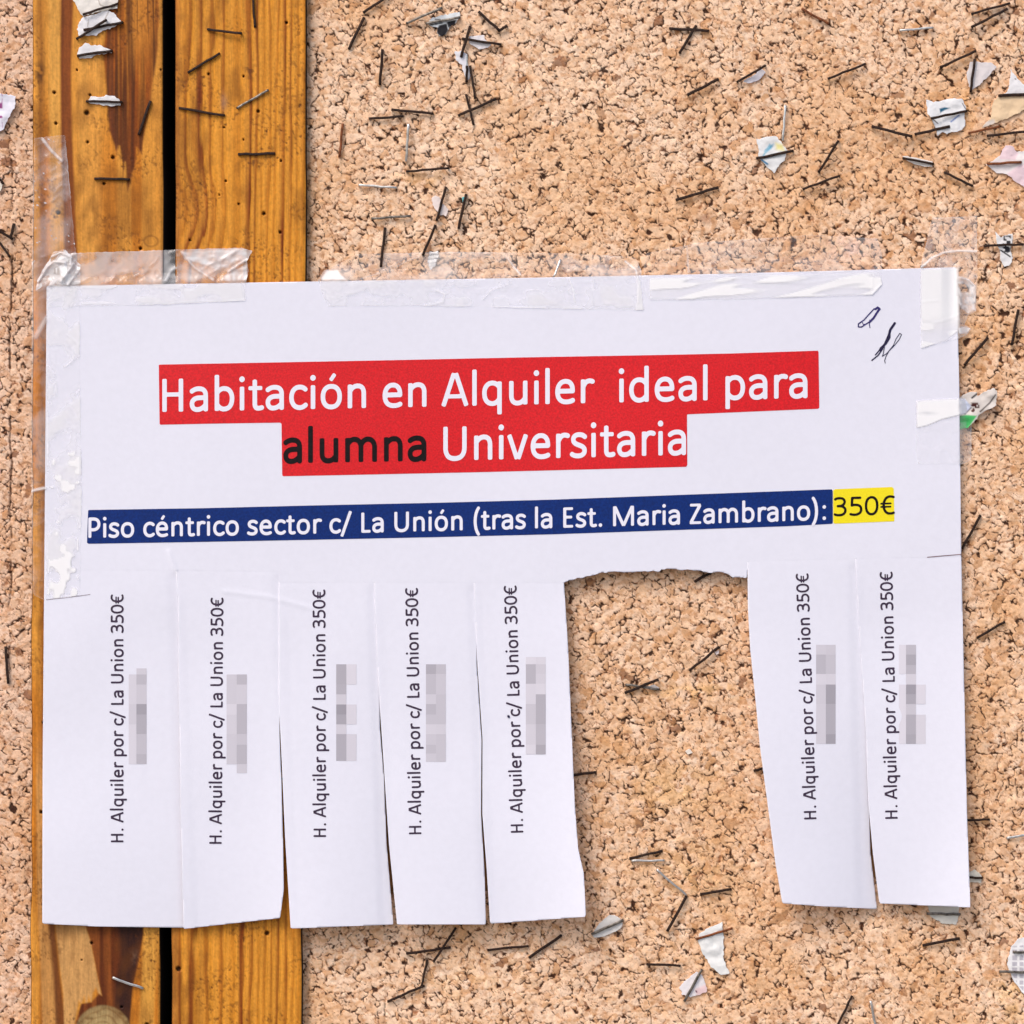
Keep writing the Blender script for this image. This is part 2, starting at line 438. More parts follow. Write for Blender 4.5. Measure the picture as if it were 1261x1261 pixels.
board_r = mk_empty('notice_board', 900, 630, -40)
tag(board_r, 'large cork board with a knobbly pale surface framed by the right hand pine post', 'notice board')
panel_r = box_px('cork_panel', 360, 1900, TOP, BOT, -40, -5.5, M_slab, board_r)
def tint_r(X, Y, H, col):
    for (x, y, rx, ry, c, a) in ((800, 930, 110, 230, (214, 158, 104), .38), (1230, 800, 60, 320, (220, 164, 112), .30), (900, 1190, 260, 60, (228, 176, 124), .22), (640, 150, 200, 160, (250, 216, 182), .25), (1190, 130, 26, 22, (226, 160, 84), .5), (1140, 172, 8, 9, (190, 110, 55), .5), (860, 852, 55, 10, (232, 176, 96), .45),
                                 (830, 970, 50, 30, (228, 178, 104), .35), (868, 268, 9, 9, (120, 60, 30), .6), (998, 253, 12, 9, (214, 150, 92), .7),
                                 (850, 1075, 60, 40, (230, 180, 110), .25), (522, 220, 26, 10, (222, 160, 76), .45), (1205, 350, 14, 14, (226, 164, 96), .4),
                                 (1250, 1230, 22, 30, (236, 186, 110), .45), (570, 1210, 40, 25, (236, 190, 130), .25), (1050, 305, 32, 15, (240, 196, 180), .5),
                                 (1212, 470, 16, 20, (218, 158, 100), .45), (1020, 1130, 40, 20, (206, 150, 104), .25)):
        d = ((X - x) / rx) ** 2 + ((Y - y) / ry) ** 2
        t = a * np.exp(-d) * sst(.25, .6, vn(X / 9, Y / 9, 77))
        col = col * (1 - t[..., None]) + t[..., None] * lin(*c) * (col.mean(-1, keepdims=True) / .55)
    # band of paler, finer cork where it meets the post
    H = H - 3 * (1 - sst(377, 384, X))
    return H, col
def keep_r(x, y):
    return poly_sdf(x, y, NOTICE_ALL) < 34
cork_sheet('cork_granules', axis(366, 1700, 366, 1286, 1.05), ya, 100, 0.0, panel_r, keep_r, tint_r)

board_l = mk_empty('notice_board', -100, 630, -40)
tag(board_l, 'cork board cut off by the left edge, with the knotty left hand pine post', 'notice board')
panel_l = box_px('cork_panel', -500, 60, TOP, BOT, -40, -9.5, M_slab, board_l)
def tint_l(X, Y, H, col):
    xc = 13 + 3 * (vn(Y / 30, 0 * Y, 9) - .5) * 2 + 1.5 * (vn(Y / 6, 0 * Y, 10) - .5)
    on = sst(150, 220, Y) * (1 - sst(760, 860, Y)) * (.15 + .85 * sst(.35, .6, vn(Y / 14, 0 * Y, 12)))
    d = np.abs(X - xc)
    k = (1 - sst(.4, 2.6, d + 1.2 * vr(X / 2, Y / 2.5, 14))) * on
    H = H - 3.5 * k
    col = mix(col, lin(70, 36, 18), .8 * k)
    col = col * np.array([.93, .90, .92])
    return H, col
cork_sheet('cork_granules', axis(-420, 46, -25, 46, 1.05), ya, 300, -4.0, panel_l, None, tint_l)

# ------------------------------------------------------------------ the two pine posts
def streak(X, Y, pts, w, soft=1.5):
    """pts: (y, x) polyline of a streak's middle; w: half width (scalar or list)"""
    ys = [p[0] for p in pts]; xs = [p[1] for p in pts]
    xc = np.interp(Y, ys, xs)
    ww = np.interp(Y, ys, w) if isinstance(w, (list, tuple)) else w
    return 1 - sst(ww - soft, ww + soft, np.abs(X - xc))

HOLES_L = [(67, 114, 2.2), (69, 152, 2.0), (107, 139, 3.2), (108, 175, 1.9), (111, 117, 1.6), (128, 226, 2.0), (139, 194, 2.4), (173, 306, 2.4), (95, 86, 1.3), (198, 86, 1.2),
           (72, 262, 3), (101, 1182, 1.3), (113, 1161, 2), (150, 1240, 1.5), (181, 1262, 3), (54, 890, 2), (51, 1000, 2.4), (55, 842, 1.2)]
HOLES_R = [(257, 91, 1.6), (318, 137, 2.2), (325, 263, 2.4), (345, 286, 2.0), (278, 223, 1.5), (294, 251, 1.5), (276, 157, 1.4), (329, 1149, 3.0), (220, 1193, 3.4), (270, 240, 1.2),
           (353, 28, 2), (300, 94, 1.5), (346, 198, 1.4), (300, 172, 1.2), (234, 296, 1.5)]

def wood_common(X, Y, col, seed):
    f = vn(X / 1.1, Y / 26, seed) * .5 + vn(X / 2.4, Y / 60, seed + 1) * .5
    f = f + .45 * (vr(X / 1.6, Y / 2.2, seed + 8) - .5)
    col = col * (.97 + .46 * (f - .5))[..., None]
    col = col * (1 + .16 * (vn(X / 30, Y / 120, seed + 2) - .5))[..., None]
    dirt = sst(.45, .85, .6 * vr(X / 26, Y / 60, seed + 6) + .4 * vr(X / 7, Y / 16, seed + 7))
    col = mix(col, lin(110, 60, 16), .46 * dirt)
    patch = sst(.45, .7, vr(X / 42, Y / 36, seed + 3))
    sp = sst(.3, .6, vr(X / 1.7, Y / 2.1, seed + 4) * vr(X / 2.9 + 7, Y / 3.3, seed + 9) * 1.15) * (.3 + .7 * patch) + sst(.6, .75, vr(X / 3.6, Y / 3.2, seed + 5) * vr(X / 2.2, Y / 2.6, seed + 10) * 1.2) * patch * 1.2
    col = mix(col, lin(84, 42, 14), np.clip(.42 * sp, 0, 1))
    return col, sp

def post_right(X, Y):
    col = np.ones(X.shape + (3,)) * lin(226, 148, 44)
    wv = 5 * (vn(X / 80, Y / 260, 61) - .5) + 3 * (vn(X / 40, Y / 120, 62) - .5)
    bend = -20 * np.exp(-((Y - 262) / 46) ** 2) * np.exp(-((X - 232) / 34) ** 2) + 10 * np.exp(-((Y - 350) / 60) ** 2) * np.exp(-((X - 240) / 40) ** 2) + (Y - 200) * .006
    u = X + wv + bend - 217
    phi = np.where(u < 92, u / 15.5, 92 / 15.5 + (u - 92) / 8.2)
    phi = phi + .5 * (vn(X / 9, Y / 180, 63) - .5) + .25 * (vn(X / 3, Y / 40, 64) - .5)
    k = np.floor(phi); fr = phi - k
    rr = hsh(k, 3, 70)
    d = sst(.25, .8, fr) * (1 - sst(.86, 1.0, fr))
    st = (.25 + .75 * rr) * (.6 + .6 * vn(X / 6, Y / 60, 65))
    col = mix(col, lin(132, 60, 10), d * st)
    col = mix(col, lin(236, 170, 76), (1 - d) * .25 * sst(0, .3, fr))
    red = streak(X, Y, [(-400, 219), (1700, 212)], 5, 4)
    col = mix(col, lin(150, 82, 40), red * .5)
    rs = np.exp(-((X - 240) / 22) ** 2 - ((Y - 262) / 40) ** 2)
    col = mix(col, lin(176, 98, 40), .35 * rs)
    col, sp = wood_common(X, Y, col, 80)
    H = .5 * d * st - .2 * sp
    for (x, y, r) in HOLES_R:
        m = 1 - sst(r * .6, r * 1.15, np.hypot(X - x, (Y - y)))
        H = H - 5 * m; col = mix(col, lin(44, 20, 8), .9 * m)
    m = np.exp(-((X - 276) / 4) ** 2 - ((Y - 126) / 10) ** 2); col = mix(col, lin(150, 125, 110), .5 * m)
    m = sst(.5, .7, vn(X / 3, Y / 3, 85)) * np.exp(-((X - 310) / 14) ** 2 - ((Y - 200) / 6) ** 2); col = mix(col, lin(95, 50, 20), .8 * m)
    m = sst(.45, .6, vn(X / 4, Y / 4, 86)) * np.exp(-((X - 308) / 7) ** 2 - ((Y - 86) / 13) ** 2); col = mix(col, lin(95, 50, 20), .8 * m)
    return H, col

def post_left(X, Y):
    wv = 2.2 * (vn(X / 30, Y / 90, 51) - .5)
    Xw = X + wv
    col = np.ones(X.shape + (3,)) * lin(222, 150, 58)
    col = mix(col, lin(204, 124, 34), sst(.35, .7, vn(X / 14, Y / 240, 53)))
    up = (1 - sst(560, 700, Y))
    dn = 1 - up
    # upper bands
    col = mix(col, lin(128, 66, 18), .85 * streak(Xw, Y, [(-400, 50), (100, 50), (330, 53), (900, 54)], [4, 3.5, 4, 5], 4) * (.55 + .45 * vn(X / 4, Y / 50, 54)))
    col = mix(col, lin(234, 176, 88), .5 * streak(Xw, Y, [(-400, 66), (330, 68), (700, 68)], 7, 3) * up)
    b = streak(Xw, Y, [(-400, 82), (60, 82), (170, 82), (300, 87), (700, 92)], [8, 7, 6.5, 7.5, 9], 2.2) * up
    col = mix(col, lin(126, 56, 20), .9 * b)
    col = mix(col, lin(96, 42, 22), .55 * streak(Xw, Y, [(-400, 76.5), (180, 77), (300, 80)], 1.6, 1.5) * up)
    col = mix(col, lin(232, 170, 84), .35 * streak(Xw, Y, [(-400, 108), (400, 112)], 14, 5) * up)
    # brown resinous stain, ragged at its lower end
    stain = [(126, -420), (130, 40), (126, 60), (131, 110), (134, 160), (140, 178), (144, 192), (147, 180), (150, 200), (151, 235), (154, 200), (157, 238), (161, 230), (164, 214),
             (167, 206), (170, 182), (176, 192), (180, 160), (186, 130), (188, 100), (194, 60), (197, 20), (200, -420)]
    sd = poly_sdf(Xw + 1.5 * (vn(X / 3, Y / 14, 55) - .5), Y, stain)
    sm = sst(-1.2, 2.5, sd)
    stc = mix(lin(82, 30, 6) * np.ones_like(col), lin(158, 78, 14), np.clip(sst(.3, .7, vn(Xw / 3.5, Y / 160, 56)) * (.5 + .5 * sst(170, 60, Y)) + .5 * sst(100, 20, Y), 0, 1))
    stc = mix(stc, lin(204, 132, 48), .8 * np.exp(-((X - 172) / 18) ** 2) * (1 - sst(30, 110, Y)))
    stc = mix(stc, lin(206, 128, 40), .55 * sst(.62, .8, vn(Xw / 1.8, Y / 120, 69)) * sst(200, 60, Y))
    stc = mix(stc, lin(70, 28, 10), .8 * sst(.6, .85, vn(Xw / 2.2, Y / 160, 57)))
    stc = mix(stc, lin(100, 46, 26), .7 * streak(Xw, Y, [(-400, 133), (150, 137), (240, 150)], 3, 3))
    col = mix(col, stc, sm * .95)
    col = mix(col, lin(206, 140, 56), .55 * streak(Xw, Y, [(-400, 201), (500, 199)], 4, 2))
    # lower end: curved cathedral bands and dark heart
    low = sst(880, 980, Y)
    col = mix(col, lin(206, 148, 82), low * streak(Xw, Y, [(900, 52), (1140, 56), (1261, 62), (1600, 74)], [8, 9, 10, 12], 2) * .9)
    col = mix(col, lin(106, 52, 20), .9 * low * streak(Xw, Y, [(900, 58), (1120, 61), (1200, 69), (1261, 75), (1600, 96)], [3, 4, 4.5, 7, 9], 3))
    tan = poly_sdf(Xw, Y, [(66, 850), (92, 850), (104, 1135), (112, 1160), (117, 1185), (121, 1208), (125, 1226), (121, 1224), (118, 1216), (114, 1222), (112, 1234), (109, 1226), (106, 1240), (104, 1226),
                           (100, 1236), (97, 1232), (93, 1256), (88, 1300), (80, 1300), (78, 1225), (72, 1180), (68, 1140)])
    col = mix(col, lin(212, 158, 94), low * sst(-1.5, 1.5, tan))
    brn = poly_sdf(Xw, Y, [(100, 850), (104, 1135), (112, 1160), (125, 1226), (121, 1224), (112, 1234), (100, 1236), (93, 1260), (90, 1600), (172, 1600), (160, 1262), (164, 1215), (170, 1190), (177, 1150), (176, 850)])
    bc = mix(lin(98, 44, 14) * np.ones_like(col), lin(140, 74, 28), sst(.3, .7, vn(Xw / 5, Y / 90, 58)))
    dk = poly_sdf(Xw, Y, [(144, 850), (146, 1140), (150, 1180), (143, 1215), (139, 1262), (139, 1600), (172, 1600), (161, 1262), (165, 1215), (170, 1185), (176, 1150), (176, 850)])
    bc = mix(bc, lin(44, 22, 20), .93 * sst(-5, 4, dk))
    bc = mix(bc, lin(150, 110, 84), .5 * np.exp(-((X - 166) / 5) ** 2 - ((Y - 1178) / 8) ** 2) * vn(X / 2, Y / 3, 59))
    col = mix(col, bc, low * sst(-1.5, 1.5, brn))
    col = mix(col, lin(224, 164, 72), low * .6 * streak(Xw, Y, [(900, 188), (1140, 188), (1261, 180)], 9, 3))
    # sound knot at the very bottom
    kd = np.hypot((X - 127) / 36, (Y - 1273) / 36)
    km = 1 - sst(.93, 1.02, kd)
    kc = mix(lin(186, 158, 106) * np.ones_like(col), lin(120, 92, 52), .7 * sst(.5, .7, vn(X / 10, Y / 6, 60)))
    kc = mix(kc, lin(96, 66, 34), .55 * sst(.6, 1.0, kd + .25 * (vr(X / 9, Y / 9, 67) - .5)))
    kc = mix(kc, lin(132, 96, 52), .5 * sst(.55, .9, np.abs(2 * ((kd * 4.5 + .6 * vr(X / 12, Y / 12, 68)) % 1) - 1)))
    col = mix(col, kc, km)
    col, sp = wood_common(X, Y, col, 90)
    H = -.2 * sp - .3 * sm + .6 * km * (1 - kd)
    for (x, y, r) in HOLES_L:
        m = 1 - sst(r * .6, r * 1.15, np.hypot(X - x, (Y - y)))
        H = H - 5 * m; col = mix(col, lin(44, 20, 8), .9 * m)
    m = sst(.4, .6, vn(X / 3, Y / 5, 66)) * np.exp(-((X - 49) / 6) ** 2 - ((Y - 90) / 13) ** 2); col = mix(col, lin(60, 28, 14), .85 * m)
    ring = np.abs(np.hypot((X - 186) / 8.5, (Y - 297) / 6.5) - 1); col = mix(col, lin(120, 72, 26), .5 * (1 - sst(.05, .25, ring)))
    return H, col

def post(name, xl, xr, fn, parent):
    """xl/xr: (x at top of picture, x at bottom)"""
    n = int((xr[0] - xl[0]) / 1.1)
    u = np.linspace(0, 1, n)
    yy = axis(TOP, BOT, -25, 1286, 1.3)
    U, Y = np.meshgrid(u, yy)
    f = Y / 1261.0
    XL = xl[0] + (xl[1] - xl[0]) * f; XR = xr[0] + (xr[1] - xr[0]) * f
    X = XL + (XR - XL) * U
    X = X + (vn(Y / 60, 0 * Y, 31) - .5) * 2.4 * (np.abs(U - .5) > .49)
    H, col = fn(X, Y)
    ed = np.minimum(X - XL, XR - X)
    H = H + WOOD_H - 2.0 * (1 - sst(0, 2.8, ed)) ** 1.5
    # skirts: the post's sides run back into the gap
    H = np.concatenate([np.full((len(yy), 1), -170.), H, np.full((len(yy), 1), -170.)], 1)
    Xs = np.concatenate([X[:, :1], X, X[:, -1:]], 1)
    Ys = np.concatenate([Y[:, :1], Y, Y[:, -1:]], 1)
    side = np.ones((len(yy), 1, 3)) * lin(26, 18, 16)  # near-black sides: the gap's shade put into the colour
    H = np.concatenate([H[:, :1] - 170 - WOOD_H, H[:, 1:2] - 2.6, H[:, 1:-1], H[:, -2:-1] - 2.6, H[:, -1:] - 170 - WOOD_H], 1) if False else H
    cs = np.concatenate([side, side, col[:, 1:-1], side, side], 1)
    V = W(Xs, Ys, H)
    k = (D - WOOD_H) / D     # the sides run straight back, square to the board
    for c in (0, -1):
        V[:, c, 0] = (Xs[:, c] - CX) * S * k; V[:, c, 2] = ZC + (CY - Ys[:, c]) * S * k
    F = grid_faces(*Xs.shape)
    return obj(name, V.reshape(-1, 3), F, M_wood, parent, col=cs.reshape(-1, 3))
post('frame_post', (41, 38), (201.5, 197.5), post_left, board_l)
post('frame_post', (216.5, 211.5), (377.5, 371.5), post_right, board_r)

# ------------------------------------------------------------------ notice sheet and strips
notice = mk_empty('rental_notice', 620, 700, 12)
tag(notice, 'white printed room rental notice with tear-off strips, one strip missing, taped over post and cork', 'notice')
def hinge_d(x, y):
    return np.minimum(line_d(x, y, [(54, 702), (216, 702), (343, 704), (343, 717), (460, 717), (583, 717), (694.5, 717.5)]), line_d(x, y, [(921, 691), (1053, 688), (1184, 685)]))

def sheet(name, poly, hfn, parent, step=3.0, mt=None, th=.45, off=0.0, tear=False):
    P = np.array(poly)
    x0, y0 = P.min(0) - 2 * step; x1, y1 = P.max(0) + 2 * step
    xs = np.arange(x0, x1, step); ys = np.arange(y0, y1, step)
    X, Y = np.meshgrid(xs, ys)
    Fd = poly_sdf(X, Y, poly)
    if tear: Fd = Fd + (1.6 * (vr(X / 3, Y / 3, 600) - .5) + 1.6 * (vr(X / 8, Y / 8, 601) - .5)) * (X > 700) * (X < 915) * (Y > 690)
    V, F = iso_mesh(Fd, xs.tolist(), ys.tolist())
    Wv = W(V[:, 0], V[:, 1], hfn(V[:, 0], V[:, 1]) + off)
    if th:
        skip = hinge_d(V[:, 0], V[:, 1]) < 1.3
        Wv, F = thicken(Wv, F, th * S, skip)
    return obj(name, Wv, F, mt or M_paper, parent)
o = sheet('paper_sheet', SHEET, paper_h, notice, 2.0, tear=True)
strip_objs = []
for k in range(7):
    sp_ = list(STRIPS[k]['poly'])
    lim = {0: 1150, 1: 860, 2: 830, 3: 800, 5: 1050}.get(k, 0)      # the right edge runs under the next strip down to here
    for q_ in range(1, len(sp_)):
        if sp_[q_][1] <= lim and sp_[q_][0] > (STRIPS[k]['poly'][0][0] + STRIPS[k]['poly'][1][0]) / 2 + 20: sp_[q_] = (sp_[q_][0] + 3.0, sp_[q_][1])
    sp_ = [(sp_[0][0] + 1.0, sp_[0][1] - 6), (sp_[1][0] - 1.0, sp_[1][1] - 6)] + [sp_[1]] + sp_[2:] + [sp_[0]]
    o = sheet('tear_off_strip', sp_, lambda x, y, k=k: strip_h(k, x, y), notice, 2.2)
    strip_objs.append(o)

# ------------------------------------------------------------------ lettering: glyphs drawn as strokes
def bz(p0, p1, p2, p3, n=9):
    return [tuple((1 - t) ** 3 * np.array(p0) + 3 * (1 - t) ** 2 * t * np.array(p1) + 3 * (1 - t) * t * t * np.array(p2) + t ** 3 * np.array(p3)) for t in np.linspace(0, 1, n)]
def path(*a):
    """first point, then 2-tuples (line) or 6-tuples (cubic)"""
    pts = [a[0]]
    for s in a[1:]:
        if len(s) == 2: pts.append(s)
        else: pts += bz(pts[-1], s[:2], s[2:4], s[4:])[1:]
    return ('p', pts)
def bar(x0, y0, x1, y1, w=1.0): return ('b', (x0, y0), (x1, y1), w)
def dot(x, y, r=.055): return ('d', (x, y), r)
def ell(cx, cy, rx, ry):
    pts = []
    for t in np.linspace(0, 2 * math.pi, 33):
        c, s = math.cos(t), math.sin(t); e = 2 / 2.25
        pts.append((cx + rx * math.copysign(abs(c) ** e, c), cy + ry * math.copysign(abs(s) ** e, s)))
    return ('p', pts)
def xf(g, fn):
    out = []
    for s in g:
        if s[0] == 'p': out.append(('p', [fn(*p) for p in s[1]]))
        elif s[0] == 'b': out.append(('b', fn(*s[1]), fn(*s[2]), s[3]))
        else: out.append(('d', fn(*s[1]), s[2]))
    return out
G = {}
G['H'] = (.623, [bar(.142, 0, .142, .64), bar(.481, 0, .481, .64), bar(.142, .335, .481, .335, .88)])
G['a'] = (.479, [path((.085, .39), (.13, .425, .18, .437, .225, .437), (.33, .437, .37, .385, .37, .30), (.37, .04)), bar(.37, 0, .37, .2),
                 path((.37, .262), (.25, .262), (.13, .262, .085, .205, .085, .145), (.085, .07, .13, .033, .195, .033), (.27, .033, .32, .07, .37, .125))])
bowl = path((.122, .345), (.17, .41, .21, .432, .275, .432), (.39, .432, .435, .33, .435, .24), (.435, .12, .38, .033, .27, .033), (.21, .033, .165, .065, .122, .125))
G['b'] = (.525, [bar(.122, 0, .122, .70), bowl])
G['p'] = (.525, [bar(.122, -.18, .122, .46), bowl])
G['d'] = (.525, xf(G['b'][1], lambda x, y: (.525 - x, y)))
G['q'] = (.525, xf(G['p'][1], lambda x, y: (.525 - x, y)))
G['i'] = (.229, [bar(.115, 0, .115, .462), dot(.115, .605)])
G['l'] = (.229, [bar(.115, 0, .115, .70)])
G['t'] = (.335, [bar(.15, .3, .15, .59), path((.15, .55), (.15, .13), (.15, .06, .175, .037, .225, .037), (.25, .037, .27, .04, .295, .048)), bar(.02, .428, .305, .428, .85)])
G['c'] = (.423, [path((.38, .388), (.345, .42, .31, .432, .265, .432), (.15, .432, .093, .34, .093, .232), (.093, .11, .16, .033, .262, .033), (.31, .033, .35, .05, .385, .082))])
G['o'] = (.527, [ell(.264, .233, .173, .2)])
acc = lambda dx: bar(.245 + dx, .545, .34 + dx, .675, .85)
G['ó'] = (.527, G['o'][1] + [acc(0)])
G['n'] = (.525, [bar(.122, 0, .122, .462), path((.122, .335), (.17, .405, .22, .432, .28, .432), (.375, .432, .408, .37, .408, .28), (.408, .05)), bar(.408, 0, .408, .25)])
G['m'] = (.799, [bar(.122, 0, .122, .462), path((.122, .335), (.165, .405, .21, .432, .262, .432), (.345, .432, .398, .37, .398, .28), (.398, .05)), bar(.398, 0, .398, .25),
                 path((.398, .325), (.44, .405, .49, .432, .54, .432), (.62, .432, .678, .37, .678, .28), (.678, .05)), bar(.678, 0, .678, .25)])
G['u'] = (.525, xf(G['n'][1], lambda x, y: (.53 - x, .464 - y)))
G['e'] = (.498, [path((.10, .243), (.405, .243), (.408, .36, .36, .434, .258, .434), (.15, .434, .092, .34, .092, .232), (.092, .10, .16, .033, .275, .033), (.33, .033, .375, .045, .408, .062))])
G['é'] = (.498, G['e'][1] + [acc(-.01)])
G['A'] = (.579, [bar(.05, 0, .272, .64), bar(.307, .64, .529, 0), bar(.14, .19, .44, .19, .85), bar(.262, .6, .317, .6, .9)])
G['r'] = (.349, [bar(.122, 0, .122, .462), path((.122, .31), (.16, .41, .21, .435, .26, .432), (.285, .432, .30, .425, .318, .42))])
G['U'] = (.642, [bar(.125, .3, .125, .64), bar(.517, .3, .517, .64), path((.125, .5), (.125, .24), (.125, .10, .19, .034, .318, .034), (.45, .034, .517, .11, .517, .24), (.517, .5))])
G['v'] = (.452, [bar(.05, .464, .215, 0), bar(.237, 0, .402, .464)])
G['s'] = (.391, [path((.325, .393), (.29, .425, .25, .435, .205, .435), (.13, .435, .085, .40, .085, .345), (.085, .285, .13, .262, .2, .238), (.28, .21, .32, .185, .32, .13), (.32, .065, .26, .032, .185, .032), (.135, .032, .09, .045, .06, .065))])
G['P'] = (.517, [bar(.13, 0, .13, .64), path((.13, .6), (.25, .6), (.38, .6, .435, .53, .435, .43), (.435, .32, .36, .255, .25, .255), (.13, .255))])
G['/'] = (.386, [bar(.035, -.11, .335, .70)])
G['L'] = (.42, [bar(.135, 0, .135, .64), bar(.1, .038, .395, .038, .88)])
G['('] = (.303, [path((.24, .70), (.09, .50, .09, .06, .24, -.14))])
G[')'] = (.303, xf(G['('][1], lambda x, y: (.303 - x, y)))
G['E'] = (.488, [bar(.135, 0, .135, .64), bar(.1, .602, .415, .602, .85), bar(.135, .333, .385, .333, .85), bar(.1, .038, .42, .038, .85)])
G['.'] = (.252, [dot(.126, .05)])
G[':'] = (.267, [dot(.133, .05), dot(.133, .41)])
G['M'] = (.855, [bar(.125, 0, .125, .64), bar(.73, 0, .73, .64), bar(.135, .63, .4275, .01), bar(.4275, .01, .72, .63)])
G['Z'] = (.468, [bar(.055, .602, .42, .602, .85), bar(.395, .6, .08, .04), bar(.045, .038, .43, .038, .85)])
G['3'] = (.507, [path((.08, .572), (.13, .607, .18, .607, .225, .607), (.33, .607, .385, .555, .385, .48), (.385, .395, .32, .345, .22, .34), (.165, .34)),
                 path((.22, .34), (.34, .335, .41, .28, .41, .19), (.41, .09, .33, .033, .215, .033), (.15, .033, .11, .04, .068, .062))])
G['5'] = (.507, [path((.385, .6), (.125, .6), (.115, .345), (.15, .36, .18, .365, .22, .365), (.35, .365, .42, .31, .42, .205), (.42, .10, .34, .033, .21, .033), (.15, .033, .11, .04, .073, .058))])
G['0'] = (.507, [ell(.253, .318, .183, .286)])
G['€'] = (.507, [path((.46, .585), (.42, .605, .385, .61, .35, .61), (.22, .61, .14, .48, .14, .32), (.14, .14, .22, .033, .35, .033), (.39, .033, .43, .04, .465, .058)),
                 bar(.03, .375, .40, .375, .7), bar(.03, .265, .39, .265, .7)])
G[' '] = (.226, [])

_gc = {}
def glyph(ch, w, step):
    key = (ch, w, step)
    if key in _gc: return _gc[key]
    adv, strokes = G[ch]
    if not strokes:
        _gc[key] = (np.zeros((0, 2)), []); return _gc[key]
    xs = np.arange(-.06, adv + .08, step); ys = np.arange(-.26, .78, step)
    X, Y = np.meshgrid(xs, ys)
    F = np.full(X.shape, -1e9); hw = w / 2; rc = hw * .55
    for s in strokes:
        if s[0] == 'p': F = np.maximum(F, hw - line_d(X, Y, s[1]))
        elif s[0] == 'd': F = np.maximum(F, s[2] * (w / .088) ** .6 - np.hypot(X - s[1][0], Y - s[1][1]))
        else:
            (x0, y0), (x1, y1), ws = s[1:]
            L = math.hypot(x1 - x0, y1 - y0); dx, dy = (x1 - x0) / L, (y1 - y0) / L
            a = (X - (x0 + x1) / 2) * dx + (Y - (y0 + y1) / 2) * dy; b = -(X - (x0 + x1) / 2) * dy + (Y - (y0 + y1) / 2) * dx
            qa = np.abs(a) - (L / 2 - rc); qb = np.abs(b) - (hw * ws - rc)
            d = np.hypot(np.maximum(qa, 0), np.maximum(qb, 0)) + np.minimum(np.maximum(qa, qb), 0) - rc
            F = np.maximum(F, -d)
    V, faces = iso_mesh(F, xs.tolist(), ys.tolist(), flip=True)
    _gc[key] = (V, faces); return _gc[key]

def text_mesh(s, w, step):
    Vs = []; Fs = []; x = 0; n = 0
    for ch in s:
        V, F = glyph(ch, w, step)
        if len(V):
            Vs.append(V + [x, 0]); Fs += [[i + n for i in f] for f in F]; n += len(V)
        x += G[ch][0]
    return np.vstack(Vs), Fs, x

def text_line(name, s, w, step, x0, x1, base, emy, hfn, off, m, parent, bear=(.09, .06)):
    V, F, tot = text_mesh(s, w, step)
    emx = (x1 - x0) / (tot - bear[0] - bear[1])
    px = x0 + (V[:, 0] - bear[0]) * emx
    bx = [p[0] for p in base]; by = [p[1] for p in base]
    c = np.polyfit(bx, by, len(bx) - 1)
    py = np.polyval(c, px) - V[:, 1] * emy
    return obj(name, W(px, py, hfn(px, py) + off), F, m, parent, smooth=False)

# printed bands
RED = [(195.5, 449), (330, 446.5), (480, 443.6), (640, 440.2), (820, 437), (900, 435.3), (1008, 431.8), (1009, 503.3), (846, 510.2), (846.4, 574.8), (740, 577.6), (600, 581.2), (470, 584), (347.5, 586.5), (346.6, 520.4), (270, 521.5), (196.5, 523)]
BLUE = [(108.5, 628), (250, 625.8), (390, 622.3), (535, 619.2), (680, 615.3), (850, 609), (1025.4, 602.5), (1025.6, 645), (970, 648), (810, 653.5), (680, 658), (530, 661.6), (380, 664.8), (240, 667.5), (107, 669.7)]
YEL = [(1025.9, 602.5), (1100.6, 599.6), (1101.4, 642), (1026.1, 645)]
red = sheet('red_highlight', RED, paper_h, notice, 2.2, M_red, 0, .25)
blue = sheet('blue_highlight', BLUE, paper_h, notice, 2.2, M_blue, 0, .25)
yel = sheet('yellow_highlight', YEL, paper_h, notice, 2.2, M_yel, 0, .25)
text_line('white_lettering', 'Habitación en Alquiler  ideal para', .093, .0135, 199.5, 994.5, [(200, 507.3), (674, 497.6), (994, 490)], 63.5, paper_h, .5, M_white, red)
text_line('black_lettering', 'alumna', .10, .0135, 349.5, 525, [(349, 570.5), (525, 567.6)], 65, paper_h, .5, M_black, red, (.045, .06))
text_line('white_lettering', 'Universitaria', .093, .0135, 546, 845, [(546, 567.2), (700, 563.8), (845, 560)], 65, paper_h, .5, M_white, red, (.08, .06))
text_line('white_lettering', 'Piso céntrico sector c/ La Unión (tras la Est. Maria Zambrano):', .102, .022, 109, 1017, [(109, 662.3), (570, 653), (1017, 640)], 38.5, paper_h, .5, M_white, blue, (.085, .08))
text_line('black_lettering', '350€', .082, .02, 1028, 1100.5, [(1028, 635.8), (1100, 633.4)], 36.5, paper_h, .5, M_black, yel, (.065, .04))

